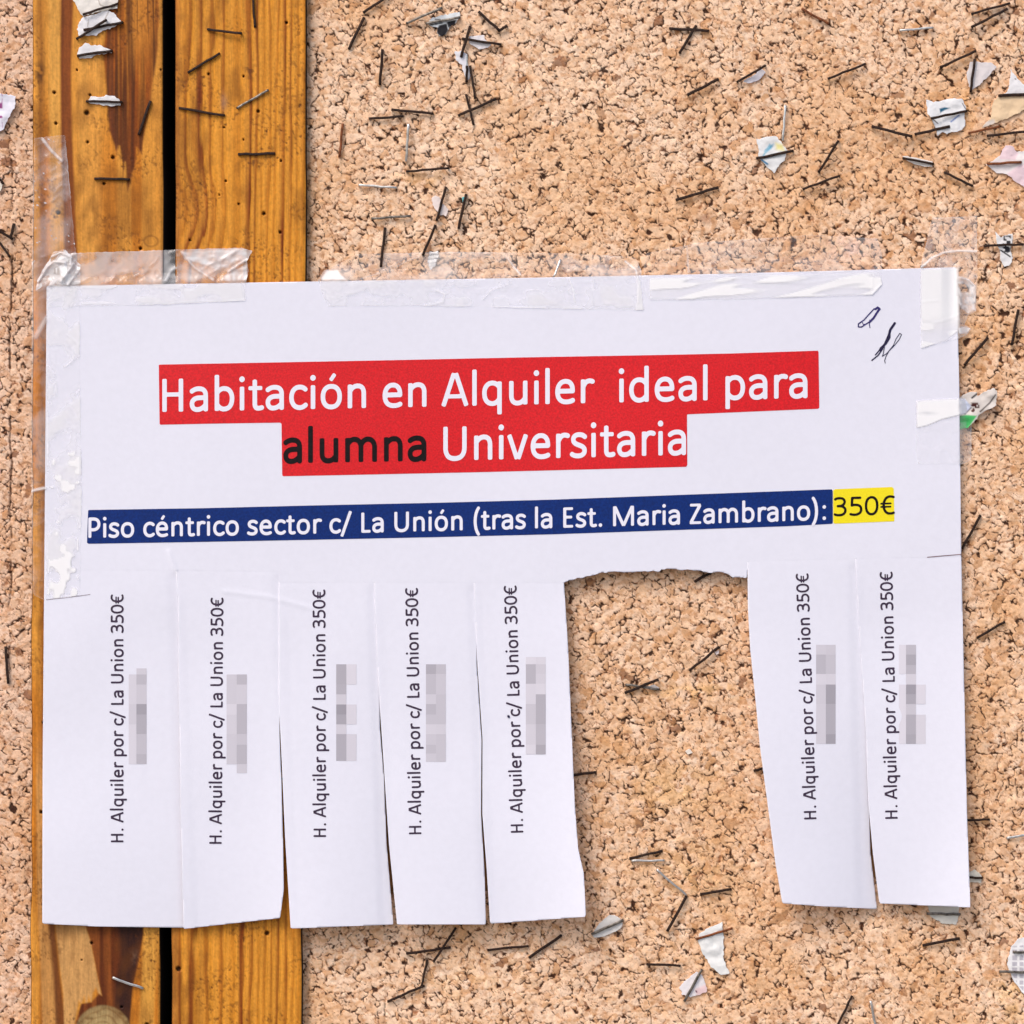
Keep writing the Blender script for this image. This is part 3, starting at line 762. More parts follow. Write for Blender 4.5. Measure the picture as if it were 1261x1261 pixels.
TXT = [((152, 1037), (152, 733)), ((273, 1039), (275, 737)), ((401.5, 1030.5), (400.5, 727)), ((519, 1027), (514.5, 725)), ((644.5, 1025), (636, 722)), ((1005.5, 1008.5), (995.5, 707)), ((1105.5, 1008), (1099, 705))]
BLK = [  # pixelated mosaic cells standing in for the phone numbers
 [(168, 180.5, [(823, 830.5, 208), (830.5, 843, 190), (843, 867, 205), (867, 880, 165), (880, 904, 178), (904, 928.5, 195), (928.5, 941, 185)]), (158.5, 168, [(830.5, 867, 214), (867, 892, 208), (892, 941, 216)])],
 [(279, 291.5, [(830.5, 867, 206), (867, 880, 216), (880, 904, 210), (904, 941, 206)]), (291.5, 304, [(830.5, 843, 188), (843, 867, 208), (867, 904, 186), (904, 917, 200), (917, 941, 186), (941, 952, 206)])],
 [(414, 426.5, [(818, 843, 178), (843, 855, 182), (855, 867.5, 208), (867.5, 880, 160), (880, 892, 172), (892, 904, 210), (904, 937, 178)]), (426.5, 439, [(818, 843, 220), (867.5, 892, 217), (904, 937, 213)])],
 [(524.5, 537, [(818, 830, 178), (830, 855, 195), (855, 867, 210), (867, 880, 190), (880, 892, 200), (892, 904, 214), (904, 917, 204), (917, 928, 194), (928, 938, 205)]), (537, 549, [(818, 830, 195), (830, 855, 205), (855, 892, 200), (892, 904, 212), (904, 938, 200)])],
 [(647.5, 659.8, [(809, 818, 220), (818, 842, 185), (842, 867, 214), (867, 892, 200), (892, 917, 208), (917, 929, 214)]), (659.8, 672, [(809, 818, 216), (818, 830, 205), (830, 842, 209), (842, 855, 216), (855, 892, 178), (892, 917, 185), (917, 929, 170)])],
 [(1005, 1017, [(794, 806, 208), (806, 830, 188), (830, 843, 216), (843, 867, 207), (867, 916, 210)]), (1017, 1029, [(794, 806, 205), (806, 830, 198), (830, 843, 214), (843, 867, 165), (867, 904, 178), (904, 916, 165)])],
 [(1107, 1115.7, [(794, 830, 221), (843, 916, 221)]), (1115.7, 1128, [(794, 806, 190), (806, 819, 172), (819, 830, 185), (830, 843, 210), (843, 855, 160), (855, 867, 172), (867, 880, 200), (880, 904, 178), (904, 916, 172)]), (1128, 1140, [(843, 867, 218), (880, 916, 214)])],
]
SL = 'H. Alquiler por c/ La Union 350€'
for k, ((xb, yb), (xt, yt)) in enumerate(TXT):
    V, F, tot = text_mesh(SL, .098, .028)
    L = math.hypot(xt - xb, yt - yb); dx, dy = (xt - xb) / L, (yt - yb) / L
    em = L / (tot - .14)
    a = (V[:, 0] - .1) * em; b = V[:, 1] * em * 1.02
    px = xb + dx * a + dy * b; py = yb + dy * a - dx * b
    obj('lettering', W(px, py, strip_h(k, px, py) + .3), F, M_ink, strip_objs[k], smooth=False)
    Vv = []; Ff = []; cc = []
    for (x0, x1, rows) in BLK[k]:
        for (y0, y1, g) in rows:
            n = len(Vv)
            Vv += [(x0 + .02, y0 + .02), (x0 + .02, y1 - .02), (x1 - .02, y1 - .02), (x1 - .02, y0 + .02)]; Ff.append([n, n + 1, n + 2, n + 3])
            cc += [lin(g + 2, g - 2, g + 8) * .98] * 4
    Vv = np.array(Vv)
    obj('grey_mosaic_blocks', W(Vv[:, 0], Vv[:, 1], strip_h(k, Vv[:, 0], Vv[:, 1]) + .22), Ff, M_blk, strip_objs[k], col=np.array(cc), smooth=False)

# pen marks
def stroke_mesh(name, strokes, step, hfn, off, m, parent, colfn):
    P = np.vstack([np.array(s[0]) for s in strokes]); x0, y0 = P.min(0) - 4; x1, y1 = P.max(0) + 4
    xs = np.arange(x0, x1, step); ys = np.arange(y0, y1, step); X, Y = np.meshgrid(xs, ys)
    F = np.full(X.shape, -1e9)
    for pts, w in strokes:
        F = np.maximum(F, w / 2 - line_d(X, Y, pts))
    V, f = iso_mesh(F, xs.tolist(), ys.tolist())
    return obj(name, W(V[:, 0], V[:, 1], hfn(V[:, 0], V[:, 1]) + off), f, m, parent, col=colfn(V), smooth=False)
def zp(pts): return [(1040 + x / 12.61, 360 + y / 12.61) for x, y in pts]
ink1 = lambda V: np.ones((len(V), 3)) * lin(52, 44, 104)
ink2 = lambda V: np.ones((len(V), 3)) * lin(34, 28, 62)
stroke_mesh('pen_mark', [(zp([(460, 255), (380, 340), (300, 430), (215, 490), (215, 535), (260, 540), (320, 500), (400, 450), (460, 380), (500, 310), (530, 270)]), 1.5),
                         (zp([(480, 260), (515, 235), (545, 258), (520, 290), (450, 400), (390, 460)]), 2.6), (zp([(390, 430), (385, 490), (395, 550)]), 1.1), (zp([(280, 470), (290, 500), (350, 490)]), 1.0)], .45, paper_h, .35, M_pen, notice, ink1)
stroke_mesh('pen_mark', [(zp([(780, 480), (710, 580), (690, 660), (630, 800), (560, 900)]), 3.0), (zp([(700, 600), (700, 700), (640, 800)]), 2.4), (zp([(640, 790), (560, 860), (540, 900), (480, 970)]), 1.6),
                         (zp([(590, 880), (520, 980), (425, 1055)]), 1.6), (zp([(620, 850), (600, 960), (585, 995), (660, 945), (760, 820), (800, 720), (860, 635), (885, 655), (850, 730), (770, 830), (690, 910), (645, 990), (622, 1060), (632, 1100)]), .95)],
            .45, paper_h, .35, M_pen, notice, ink2)
stroke_mesh('pen_mark', [([(626, 882), (626.5, 882.6)], 3.0)], .6, lambda x, y: strip_h(4, x, y), .9, M_pen, notice, ink2)
stroke_mesh('pen_mark', [([(902, 343.6), (902.4, 343.8)], 2.0)], .5, paper_h, .6, M_pen, notice, ink2)
# short cuts at both ends of the fold
stroke_mesh('cut_slit', [([(1142, 686.2), (1160, 684.6), (1183.5, 682.6)], 1.0)], .5, paper_h, .3, M_pen, notice, lambda V: np.ones((len(V), 3)) * lin(120, 92, 96))
stroke_mesh('cut_slit', [([(57, 738.5), (85, 735.5), (111, 732)], .8)], .5, lambda x, y: strip_h(0, x, y), .3, M_pen, notice, lambda V: np.ones((len(V), 3)) * lin(150, 140, 150))

# ------------------------------------------------------------------ clear tape
sheet_bound = [(57.5, 352.5), (420, 346), (880, 337.3), (1178, 329), (1183, 685), (1195, 1118), (52, 1140)]
def ground_h(X, Y):
    wood = (X > 39) & (X < 375)
    g = np.where(wood, WOOD_H + .6, 2.2)
    gap = (X > 201) & (X < 217); g = np.where(gap, WOOD_H - 3, g)
    g = np.where(X <= 39, -1.5, g)
    return g
def tape(poly, label, milk_glare, ridges=(), seed=0, wr=1.0, step=1.4, wob=()):
    P = np.array(poly)
    x0, y0 = P.min(0) - 3; x1, y1 = P.max(0) + 3
    xs = np.arange(x0, x1, step); ys = np.arange(y0, y1, step); X, Y = np.meshgrid(xs, ys)
    F = poly_sdf(X, Y, poly) + 1.2 * (vn(X / 3, Y / 3, seed + 900) - .5)
    V, f = iso_mesh(F, xs.tolist(), ys.tolist())
    x, y = V[:, 0], V[:, 1]
    sd = poly_sdf(x, y, sheet_bound)
    t = sst(-14, -1, sd)
    hp = paper_h(x, y)
    h = np.maximum(ground_h(x, y) * (1 - t) + (hp + .9) * t, np.where(sd > -2, hp + .9, -99))
    # relaxed wrinkles: sharp folds from ridged noise
    n1 = 1 - np.abs(2 * vr(x / 16 + y / 40, y / 13, seed + 1) - 1); n2 = 1 - np.abs(2 * vr(x / 7, y / 8 + x / 20, seed + 2) - 1)
    reg = sst(.4, .75, vn(x / 24, y / 20, seed + 3))
    amp = (.25 + 1.1 * reg) * wr * (.02 + .98 * (sd < 0))
    h = h + amp * (n1 ** 3 * .9 + n2 ** 3 * .5)
    mk = milk_glare(x, y)  # trapped-air cloudiness plus painted glare and fold highlights
    for pts, w, hh, mm in ridges:
        d = line_d(x, y, pts); g = np.exp(-(d / w) ** 2)
        h = h + hh * g * (.35 + .65 * (sd < 0)); mk = np.maximum(mk, mm * g)
    for (cx, cy, rx, ry, hh) in wob:
        h = h + hh * np.exp(-((x - cx) / rx) ** 2 - ((y - cy) / ry) ** 2)
    edge = 1 - sst(.3, 1.6, poly_sdf(x, y, poly))
    mk = np.clip(mk * (1 + .3 * (sd > 0)) - .03 * (sd > 0) + (.07 + .05 * vr(x / 9, y / 9, seed + 5)) * edge * (sd < 0), 0, .95)
    o = obj('clear_tape', W(x, y, h), f, M_tape, None, attrs={'milk_glare': mk})
    return tag(o, label, 'tape', 'clear tape strips holding the notice')
def patches(seed, lo, hi, sc=(14, 12), base=.05, top=.5):
    return lambda x, y: base + (top - base) * sst(lo, hi, .8 * vr(x / sc[0] + y / 50, y / sc[1], seed) + .2 * vr(x / 5.5, y / 5.5, seed + 1))
def inpoly(x, y, p, soft=1.5): return sst(-soft, soft, poly_sdf(x, y, p))

def m1(x, y):
    b = patches(1, .3, .75, (16, 26), .06, .34)(x, y)
    fl = sst(.86, .93, vr(x / 4.2 + y / 9, y / 2.3, 4)) * (y < 345) * .7 * sst(.3, .6, vr(x / 20, y / 30, 8))  # small highlight flecks painted white
    on = sst(352, 356, y) * sst(56, 58, x)
    b = b * (.55 + .9 * on)
    b = np.maximum(b, .8 * inpoly(x, y, [(71, 640), (96, 655), (97, 735), (58, 738), (59, 690)]) * sst(.35, .6, vn(x / 7, y / 9, 6)))
    b = np.maximum(b, .75 * inpoly(x, y, [(64, 566), (99, 552), (99, 612), (60, 600)]) * sst(.4, .6, vn(x / 8, y / 6, 7)))
    b = np.maximum(b, .35 * inpoly(x, y, [(58, 380), (84, 400), (84, 425), (58, 425)]))
    return np.maximum(b, fl)
tape([(42, 170), (80, 166), (86, 230), (92, 300), (98, 350), (98.5, 470), (100, 560), (100.5, 600), (99, 733), (56, 739.5), (41, 733), (38.5, 600), (39.5, 300)],
     'long clear tape strip running down the left edge of the notice over the post', m1,
     [([(53, 172), (62, 184), (76, 198)], 2.2, 1.5, .55), ([(35, 606), (45, 603), (56, 601)], 1.6, 1.2, .7), ([(72, 200), (86, 214), (92, 250)], 2, .8, .25), ([(83, 412), (97, 425), (88, 445), (79, 452)], 1.0, .6, .5),
      ([(44, 415), (50, 404), (57, 392)], 4, 1.5, .4)], seed=10, wr=1.2)
def m2(x, y):
    b = patches(21, .3, .7, (22, 14), .14, .40)(x, y)
    b = np.maximum(b, .8 * inpoly(x, y, [(222, 309), (304, 305), (306, 322), (290, 321), (280, 330), (268, 334), (250, 327), (228, 320)], 3) * (.55 + .45 * vn(x / 9, y / 3, 22)))
    b = np.maximum(b, .75 * inpoly(x, y, [(288, 331), (304, 326), (305, 345), (290, 346), (270, 347), (275, 340)], 2) * (.5 + .5 * vn(x / 3, y / 9, 23)))
    b = np.maximum(b, .5 * inpoly(x, y, [(98, 351), (310, 348), (303, 372), (180, 374), (100, 375)], 2) * sst(.3, .6, vn(x / 26, y / 9, 24)))
    return b
tape([(62, 330), (72, 313), (105, 311), (200, 308), (298, 305), (311, 309), (304, 322), (306, 334), (303, 345), (303, 370), (200, 375), (98, 377), (60, 378)],
     'wide clear tape piece over both posts at the top left corner of the notice', m2,
     [([(225, 312), (240, 330), (262, 344)], 2.2, 2.0, .55), ([(281, 335), (300, 322), (306, 320)], 1.4, 2.2, .8), ([(204, 345), (210, 334), (216, 330)], 2.5, 2, .6), ([(283, 371), (303, 370)], 1.2, .6, .6), ([(185, 328), (192, 322), (195, 316)], 1, 1, .35)],
     seed=30, wr=1.5)
def m2b(x, y):
    b = .12 + .45 * sst(.45, .62, vn(x / 7 + y / 9, y / 6, 26))
    return np.maximum(b, .9 * inpoly(x, y, [(68, 330), (80, 323), (92, 325), (99, 330), (92, 334), (84, 351), (70, 351)], 1.5) * (.45 + .55 * sst(.3, .6, vn(x / 4, y / 9, 27))))
tape([(46, 345), (56, 327), (62, 318), (66, 310), (80, 307), (88, 316), (99, 326), (99, 350), (80, 352.5), (52, 353), (44, 358)],
     'crumpled curl of clear tape just above the top left corner of the notice', m2b,
     [([(47, 347), (58, 330), (66, 322), (80, 324)], 1.6, 3.0, .65), ([(63, 316), (75, 311), (88, 317), (86, 326)], 1.6, 3.0, .6), ([(75, 346), (84, 334), (90, 325)], 2.6, 4.0, .55), ([(84, 351), (93, 338), (99, 331)], 1.3, 2.0, .6)],
     seed=50, wr=2.2, step=1.1, wob=[(78, 330, 16, 14, 4)])
def m3(x, y):
    b = patches(31, .3, .75, (26, 12), .06, .28)(x, y)
    paper = (y > 345)
    b = b + .18 * paper * sst(.45, .6, vn(x / 22, y / 12, 33))
    b = np.maximum(b, .75 * inpoly(x, y, [(396, 342), (402, 333), (416, 332), (420, 338), (428, 345), (396, 345)], 2))
    b = np.maximum(b, .6 * inpoly(x, y, [(785, 345), (789, 345), (792, 383), (782, 383), (784, 372)], 1.2))
    b = np.maximum(b, .5 * inpoly(x, y, [(396, 347), (462, 345), (450, 358), (425, 366), (408, 378), (400, 368)], 3) * (.5 + .5 * vn(x / 8, y / 5, 34)))
    return b
tape([(392, 345), (398, 334), (440, 313), (560, 310), (700, 312), (770, 316), (783, 318), (790, 332), (789, 350), (794, 382), (640, 379), (500, 376), (404, 377), (396, 360)],
     'long clear tape along the top edge of the notice starting beside the right post', m3,
     [([(625, 318), (634, 330), (641, 338)], 1.5, 1.2, .5), ([(701, 343), (706, 358), (708, 372)], 1.1, .8, .55), ([(731, 342), (729, 376)], 1.0, .6, .35), ([(770, 322), (783, 332), (787, 350), (786, 372)], 1.4, 1.2, .65),
      ([(536, 357), (548, 362), (545, 372), (525, 376)], 1.5, .8, .5), ([(595, 368), (605, 357), (625, 350)], 1.5, .6, .35), ([(610, 378), (640, 379), (672, 379)], 1.4, .6, .5), ([(440, 345), (470, 335), (500, 318)], 1.2, .8, .3), ([(486, 330), (500, 322), (518, 316)], 1, 1, .35)], seed=60, wr=1.0)
def m4(x, y):
    b = patches(41, .45, .62, (40, 14), .05, .16)(x, y)
    b = np.maximum(b, (.32 + .5 * sst(.4, .62, vn(x / 30 + y / 9, y / 8, 42))) * inpoly(x, y, [(800, 343), (1084, 335), (1086, 350), (1074, 363), (930, 367), (800, 369)], 1.5))
    b = np.maximum(b, .35 * inpoly(x, y, [(880, 333), (925, 330), (922, 335), (884, 338)], 2))
    return b
tape([(796, 312), (860, 299), (1000, 289), (1080, 294), (1086, 312), (1086.5, 350), (1074, 363.5), (930, 368), (800, 370), (790, 355)],
     'clear tape along the right half of the top edge with one torn corner', m4,
     [([(1075, 338), (1073, 360)], 1.0, .9, .7), ([(1086, 350), (1074, 363)], 1.2, 1.2, .5), ([(930, 345), (990, 349), (1040, 343)], 2.2, .6, .35), ([(846, 302), (848, 335)], 1.2, .6, .35)], seed=80, wr=.9)
def m5(x, y):
    b = np.full_like(x, .10) + .12 * sst(.4, .6, vn(x / 8, y / 10, 51))
    on = inpoly(x, y, [(1134, 331), (1180, 330), (1182, 405), (1165, 420), (1134, 429)], 1.5)
    b = np.maximum(b, on * (.72 - .35 * sst(385, 415, y) * sst(.35, .6, vn(x / 20, y / 4, 52))))
    ov = inpoly(x, y, [(1179, 340), (1190, 342), (1200, 350), (1201, 382), (1192, 386), (1184, 380), (1179, 372)], 1.5)
    b = np.maximum(b, ov * (.5 + .25 * sst(.4, .7, vn(x / 2.6, y / 2.6, 53))))
    b = b * (1 - .8 * inpoly(x, y, [(1180, 350), (1187, 349), (1194, 355), (1193, 360), (1183, 360)], 1.5))
    b = np.maximum(b, .8 * inpoly(x, y, [(1180, 404), (1187, 402), (1195, 404), (1191, 410), (1181, 411)], 1))
    return b
tape([(1148, 268), (1203, 266), (1203.5, 340), (1202, 384), (1192, 388), (1188, 400), (1196, 405), (1190, 413), (1182, 416), (1166, 421), (1150, 424), (1134, 430), (1132.5, 360), (1134, 327)],
     'short vertical clear tape strip over the top right corner of the notice', m5,
     [([(1135, 329), (1147, 318), (1163, 311), (1180, 309), (1203, 309.5)], 1.3, 2.2, .8), ([(1183, 342), (1193, 345), (1200, 352), (1200.5, 372)], 1.3, 1.5, .8), ([(1150, 398), (1165, 394), (1181, 388)], 1, .7, .3), ([(1136, 372), (1156, 370)], 1, .7, .2)],
     seed=110, wr=.8)
def m6(x, y):
    b = np.full_like(x, .06) + .08 * sst(.5, .7, vn(x / 12, y / 12, 61))
    on = inpoly(x, y, [(1129, 494), (1150, 492.5), (1181, 491.5), (1181, 511), (1160, 516), (1141, 524), (1129, 526.5)], 1.2)
    b = np.maximum(b, on * .8 * (1 - .35 * np.exp(-((x - 1142) / 12) ** 2 - ((y - 509) / 2.5) ** 2)))
    b = np.maximum(b, .55 * inpoly(x, y, [(1181, 491), (1190, 492), (1195, 500), (1190, 509), (1181, 511)], 1.5))
    b = np.maximum(b, .22 * (x > 1182) * (y > 520) )
    return b
tape([(1127.5, 493), (1150, 491), (1190, 490), (1197, 500), (1196, 566), (1185, 572), (1131, 571), (1128, 560)],
     'clear tape patch at the right edge of the notice beside the green and grey scrap', m6,
     [([(1128, 568), (1132, 571)], 1.5, 1, .3)], seed=130, wr=.7)

# ------------------------------------------------------------------ paper scraps left under old staples
random.seed(4)
WHT = (238, 236, 238); LAV = (222, 216, 222)
def scrap(poly, label, h0, color=WHT, marks=(), seed=0, bulge=1.5, tilt=(0, 0), jag=1.0, step=1.0):
    P = np.array(poly, float); c = P.mean(0)
    x0, y0 = P.min(0) - 3; x1, y1 = P.max(0) + 3
    xs = np.arange(x0, x1, step); ys = np.arange(y0, y1, step); X, Y = np.meshgrid(xs, ys)
    F = poly_sdf(X, Y, poly) + jag * (1.6 * (vn(X / 2.6, Y / 2.6, seed + 500) - .5) + 1.0 * (vn(X / 5, Y / 5, seed + 510) - .5))
    V, f = iso_mesh(F, xs.tolist(), ys.tolist())
    x, y = V[:, 0], V[:, 1]
    h = h0 + bulge * (vn(x / 11, y / 9, seed + 520)) + tilt[0] * (x - c[0]) / 20 + tilt[1] * (y - c[1]) / 20 + .5 * vn(x / 3.5, y / 3.5, seed + 530)
    h = np.maximum(h, h0)
    col = np.ones((len(V), 3)) * lin(*color) * 1.0
    for m in marks:
        if m[0] == 'poly': t = inpoly(x, y, m[1], m[3] if len(m) > 3 else .7); cc = m[2]
        elif m[0] == 'line': t = 1 - sst(m[3] * .4, m[3], line_d(x, y, m[1])); cc = m[2]
        elif m[0] == 'speck': t = sst(m[3], m[3] + .12, vn(x / m[4], y / m[4], seed + 540)) * inpoly(x, y, m[1], 1); cc = m[2]
        elif m[0] == 'grid':
            gx = np.abs(((x - m[3]) / m[4]) % 1 - .5); gy = np.abs(((y - m[5]) / m[6]) % 1 - .5)
            t = ((gx < .34) & (gy < .36)) * inpoly(x, y, m[1], .7) * 1.0; cc = m[2]
        col = mix(col, lin(*cc), np.clip(t, 0, 1))
    Wv, f = thicken(W(x, y, h), f, .45 * S)
    col = np.vstack([col, col])
    o = obj('paper_scrap', Wv, f, M_scrap, None, col=col)
    return tag(o, label, 'paper scrap', 'torn paper scraps left on the boards')
WH = WOOD_H + .8; CH = 1.6
scrap([(86, -8), (146, -8), (144, 10), (124, 14), (103, 20), (99, 18), (95, 9)], 'creamy torn paper scrap cut by the top edge of the photo on the left post', WH, (236, 230, 222), [('line', [(120, -5), (123, 6), (131, 9)], (190, 180, 170), 1.0)], 1, 2)
scrap([(102, 21), (118, 17), (133, 12), (140, 16), (150, 27), (141, 33), (126, 38), (118, 44), (97, 44), (95, 36), (98, 27)], 'creased white scrap under two crossing staples on the left post', WH, WHT, [('line', [(128, 26), (134, 14)], (180, 172, 168), 1.0), ('line', [(108, 33), (109, 24)], (195, 188, 184), .9)], 2, 2.5)
scrap([(95, 69), (97, 59), (106, 52), (112, 56), (123, 56), (137, 61), (137, 65), (116, 68), (113, 71), (98, 72)], 'small pointed white scrap above an almost level staple on the left post', WH, WHT, (), 3, 1.5)
scrap([(108, 125), (112, 119), (125, 120), (131, 117), (141, 118), (148, 124), (148, 129), (137, 131), (124, 129), (111, 127)], 'thin white paper sliver with a staple along its middle on the left post', WH, WHT, (), 4, 1.5)
scrap([(-12, 110), (4, 116), (20, 118), (18, 133), (10, 147), (4, 160), (-12, 166)], 'pale lavender scrap with purple dots cut by the left edge on the left cork', -1.2, (226, 224, 236), [('speck', [(-10, 100), (3, 100), (3, 170), (-10, 170)], (150, 70, 130), .62, 4)], 5, 3, (3, 0))
scrap([(-12, 214), (2, 219), (4, 227), (1, 236), (-12, 240)], 'tiny cream scrap at the left edge of the photo beside two crossed staples', -1.2, (232, 220, 206), (), 6, 1)
scrap([(526, 29), (533, 22), (548, 18), (566, 15), (566, 21), (560, 29), (553, 34), (549, 42), (544, 45), (538, 41), (539, 34), (529, 31)], 'white scrap with black printing under a grey staple near the top of the cork', CH, (232, 236, 238),
      [('poly', [(537, 37), (541, 31), (550, 29), (552, 37), (548, 44), (544, 46), (539, 42)], (30, 28, 34)), ('poly', [(550, 27), (562, 24), (560, 31), (552, 34)], (34, 32, 38)), ('line', [(536, 24), (542, 24)], (60, 60, 66), 1.2), ('line', [(529, 31), (545, 28)], (40, 44, 52), 1.2)], 7, 1.5)
scrap([(577, 45), (596, 43), (597, 48), (606, 55), (597, 60), (590, 61), (583, 57), (577, 52)], 'small white scrap under the crossed staples right of the black printed scrap', CH, (234, 228, 230), (), 8, 1)
scrap([(560, 64), (569, 62), (575, 67), (576, 80), (580, 90), (578, 99), (574, 98), (571, 88), (569, 80), (562, 75)], 'narrow white torn strip between staples below the crossed pair', CH, (232, 230, 236), [('line', [(575, 68), (575, 84)], (120, 140, 140), .8)], 9, 1)
scrap([(531, 243), (536, 240), (541, 243), (546, 252), (553, 258), (549, 266), (541, 264), (534, 256)], 'pinkish white scrap beneath the steep staple left of centre on the cork', CH, (240, 224, 218), (), 10, 1.2)
scrap([(529, 310), (539, 309), (541, 314), (536, 327), (530, 332), (526, 322)], 'small white scrap with thin grey lines just above the notice', CH, (240, 236, 234), [('line', [(526, 314), (541, 313)], (110, 105, 110), .8), ('line', [(526, 319), (541, 318)], (110, 105, 110), .7), ('line', [(526, 324), (541, 323)], (120, 112, 116), .7)], 11, 1)
scrap([(569, 243), (574, 241), (573, 248), (570, 250)], 'tiny turquoise speck of paper beside a steep staple on the cork', CH, (120, 200, 205), (), 12, .6, jag=.4)
scrap([(912, 101), (926, 94), (938, 84), (943, 89), (937, 97), (922, 103)], 'lavender white sliver under a slanted staple at the top right', CH, LAV, (), 13, 1.5)
scrap([(932, 171), (944, 169), (955, 167), (961, 173), (970, 186), (966, 198), (957, 207), (953, 213), (946, 207), (935, 195)], 'white scrap with blue and yellow ink smears under a slanted staple', CH, (234, 234, 234),
      [('poly', [(941, 186), (946, 180), (953, 177), (950, 183), (944, 188)], (110, 175, 205), 1.5), ('poly', [(955, 176), (964, 178), (966, 186), (956, 184)], (232, 222, 150), 3), ('line', [(938, 197), (945, 202)], (70, 130, 170), 1.6), ('line', [(948, 178), (940, 192)], (150, 195, 215), 1.5)], 14, 2)
scrap([(1141, 123), (1150, 126), (1160, 124), (1172, 121), (1184, 122), (1190, 133), (1188, 140), (1188, 155), (1184, 161), (1172, 163), (1166, 165), (1160, 162), (1155, 167), (1151, 154), (1148, 147), (1142, 139)], 'large white scrap with dark teal ink under two staples near the right edge', CH, (238, 238, 240),
      [('poly', [(1157, 134), (1163, 132), (1170, 133), (1163, 136), (1158, 139)], (40, 100, 130)), ('line', [(1171, 150), (1181, 142)], (120, 140, 190), 1.4), ('line', [(1149, 147), (1155, 152)], (110, 105, 110), 1.0), ('line', [(1185, 127), (1189, 134)], (120, 116, 120), .9)], 15, 2.5)
scrap([(1194, 76), (1207, 76), (1220, 77), (1227, 82), (1216, 95), (1208, 103), (1198, 111), (1193, 106), (1191, 92)], 'pale lavender triangular scrap behind an upright staple at the top right', CH, (226, 218, 218), (), 16, 1.5)
scrap([(1245, 86), (1253, 97), (1270, 112), (1270, 117), (1230, 117.5), (1241, 113)], 'white pointed scrap above the beige scrap at the right edge', CH + 1, (238, 236, 238), [('line', [(1250, 97), (1250.6, 97.5)], (90, 80, 80), 1.0)], 17, 1)
scrap([(1228, 119), (1270, 118), (1270, 132), (1240, 146), (1224, 152), (1209, 158), (1212, 153), (1220, 146), (1222, 128)], 'beige scrap with a curled lower lip at the right edge', CH, (236, 206, 168), [('poly', [(1208, 158), (1214, 150), (1224, 147), (1226, 152)], (226, 214, 204), 2)], 18, 2)
scrap([(1215, 203), (1231, 192), (1238, 178), (1247, 180), (1252, 187), (1270, 185), (1270, 236), (1250, 223), (1240, 215), (1228, 213)], 'white and pink scrap held by a brown staple at the right edge', CH, (240, 232, 230),
      [('poly', [(1231, 192), (1237, 176), (1248, 178), (1254, 190), (1250, 197), (1231, 196)], (238, 212, 218), 1.2), ('poly', [(1272, 200), (1254, 204), (1240, 214), (1250, 224), (1272, 238)], (238, 212, 218), 1.2)], 19, 2)
scrap([(1111, 192), (1116, 192), (1135, 196), (1149, 199), (1148, 205), (1136, 205), (1118, 199)], 'thin white sliver beneath a shallow slanting staple right of centre', CH, (240, 232, 226), (), 20, 1, jag=.6)
scrap([(1226, 286), (1233, 292), (1240, 289), (1247, 288), (1247, 300), (1244, 308), (1248, 318), (1243, 327), (1237, 328), (1232, 321), (1232, 310), (1228, 300)], 'ragged white scrap with black scribble crossed by a level staple right of the notice corner', CH, (238, 236, 236),
      [('speck', [(1236, 290), (1245, 290), (1244, 312), (1234, 310)], (40, 38, 44), .45, 2.4), ('line', [(1232, 308), (1244, 316)], (50, 48, 52), 1.3)], 21, 1.5)
scrap([(1179, 492), (1184, 488), (1196, 482), (1203, 483), (1204, 487), (1216, 481), (1224, 478), (1228, 484), (1226, 499), (1214, 506), (1207, 510), (1202, 517), (1191, 527), (1176, 530)], 'crumpled grey and green scrap sticking out from behind the right edge of the notice', 5, (216, 208, 202),
      [('poly', [(1174, 513), (1190, 511), (1203, 512), (1191, 529), (1174, 532)], (70, 182, 100), .9), ('poly', [(1175, 492), (1188, 491), (1196, 500), (1190, 509), (1174, 512)], (206, 214, 236), 1), ('line', [(1197, 490), (1203, 485)], (40, 36, 40), 1.6),
       ('line', [(1226, 486), (1219, 496), (1207, 507)], (70, 62, 60), 1.2), ('speck', [(1195, 496), (1206, 496), (1206, 508), (1195, 508)], (80, 40, 36), .45, 2.2), ('line', [(1196, 502), (1188, 510)], (90, 90, 110), 1.0)], 22, 4, (3, 0))
scrap([(729, 1151), (738, 1137), (750, 1127), (757, 1127), (764, 1131), (767, 1137), (764, 1144), (745, 1153), (732, 1155)], 'grey white oval scrap under a slanted grey staple below the last left strip', CH, (226, 222, 218), (), 23, 1.5, jag=.5)
scrap([(861, 1151), (873, 1142), (889, 1136), (891, 1150), (891, 1178), (895, 1191), (899, 1199), (888, 1201), (876, 1191), (866, 1174), (859, 1158)], 'long curved white scrap shaped like a tooth at the bottom centre right', CH, (236, 236, 234), (), 24, 2.5)
scrap([(836, 1216), (846, 1206), (858, 1196), (866, 1203), (869, 1214), (871, 1221), (862, 1225), (850, 1228), (840, 1224)], 'small white scrap with a pink tint under a steep grey staple at the bottom', CH, (238, 232, 234), [('poly', [(856, 1218), (870, 1212), (872, 1224), (858, 1226)], (244, 212, 212), 2), ('line', [(857, 1220), (858, 1222)], (90, 20, 60), 1.1)], 25, 1.5)
scrap([(1186, 1078), (1200, 1071), (1207, 1075), (1210, 1080), (1208, 1087), (1186, 1086)], 'pale scrap peeping from behind the lower right edge of the notice', CH, (228, 222, 208), (), 26, 1)
scrap([(1142, 1112), (1182, 1112), (1181, 1126), (1178, 1138), (1160, 1137), (1146, 1129)], 'grey white scrap tucked under the bottom right corner of the notice', CH, (222, 218, 208), (), 27, 1)
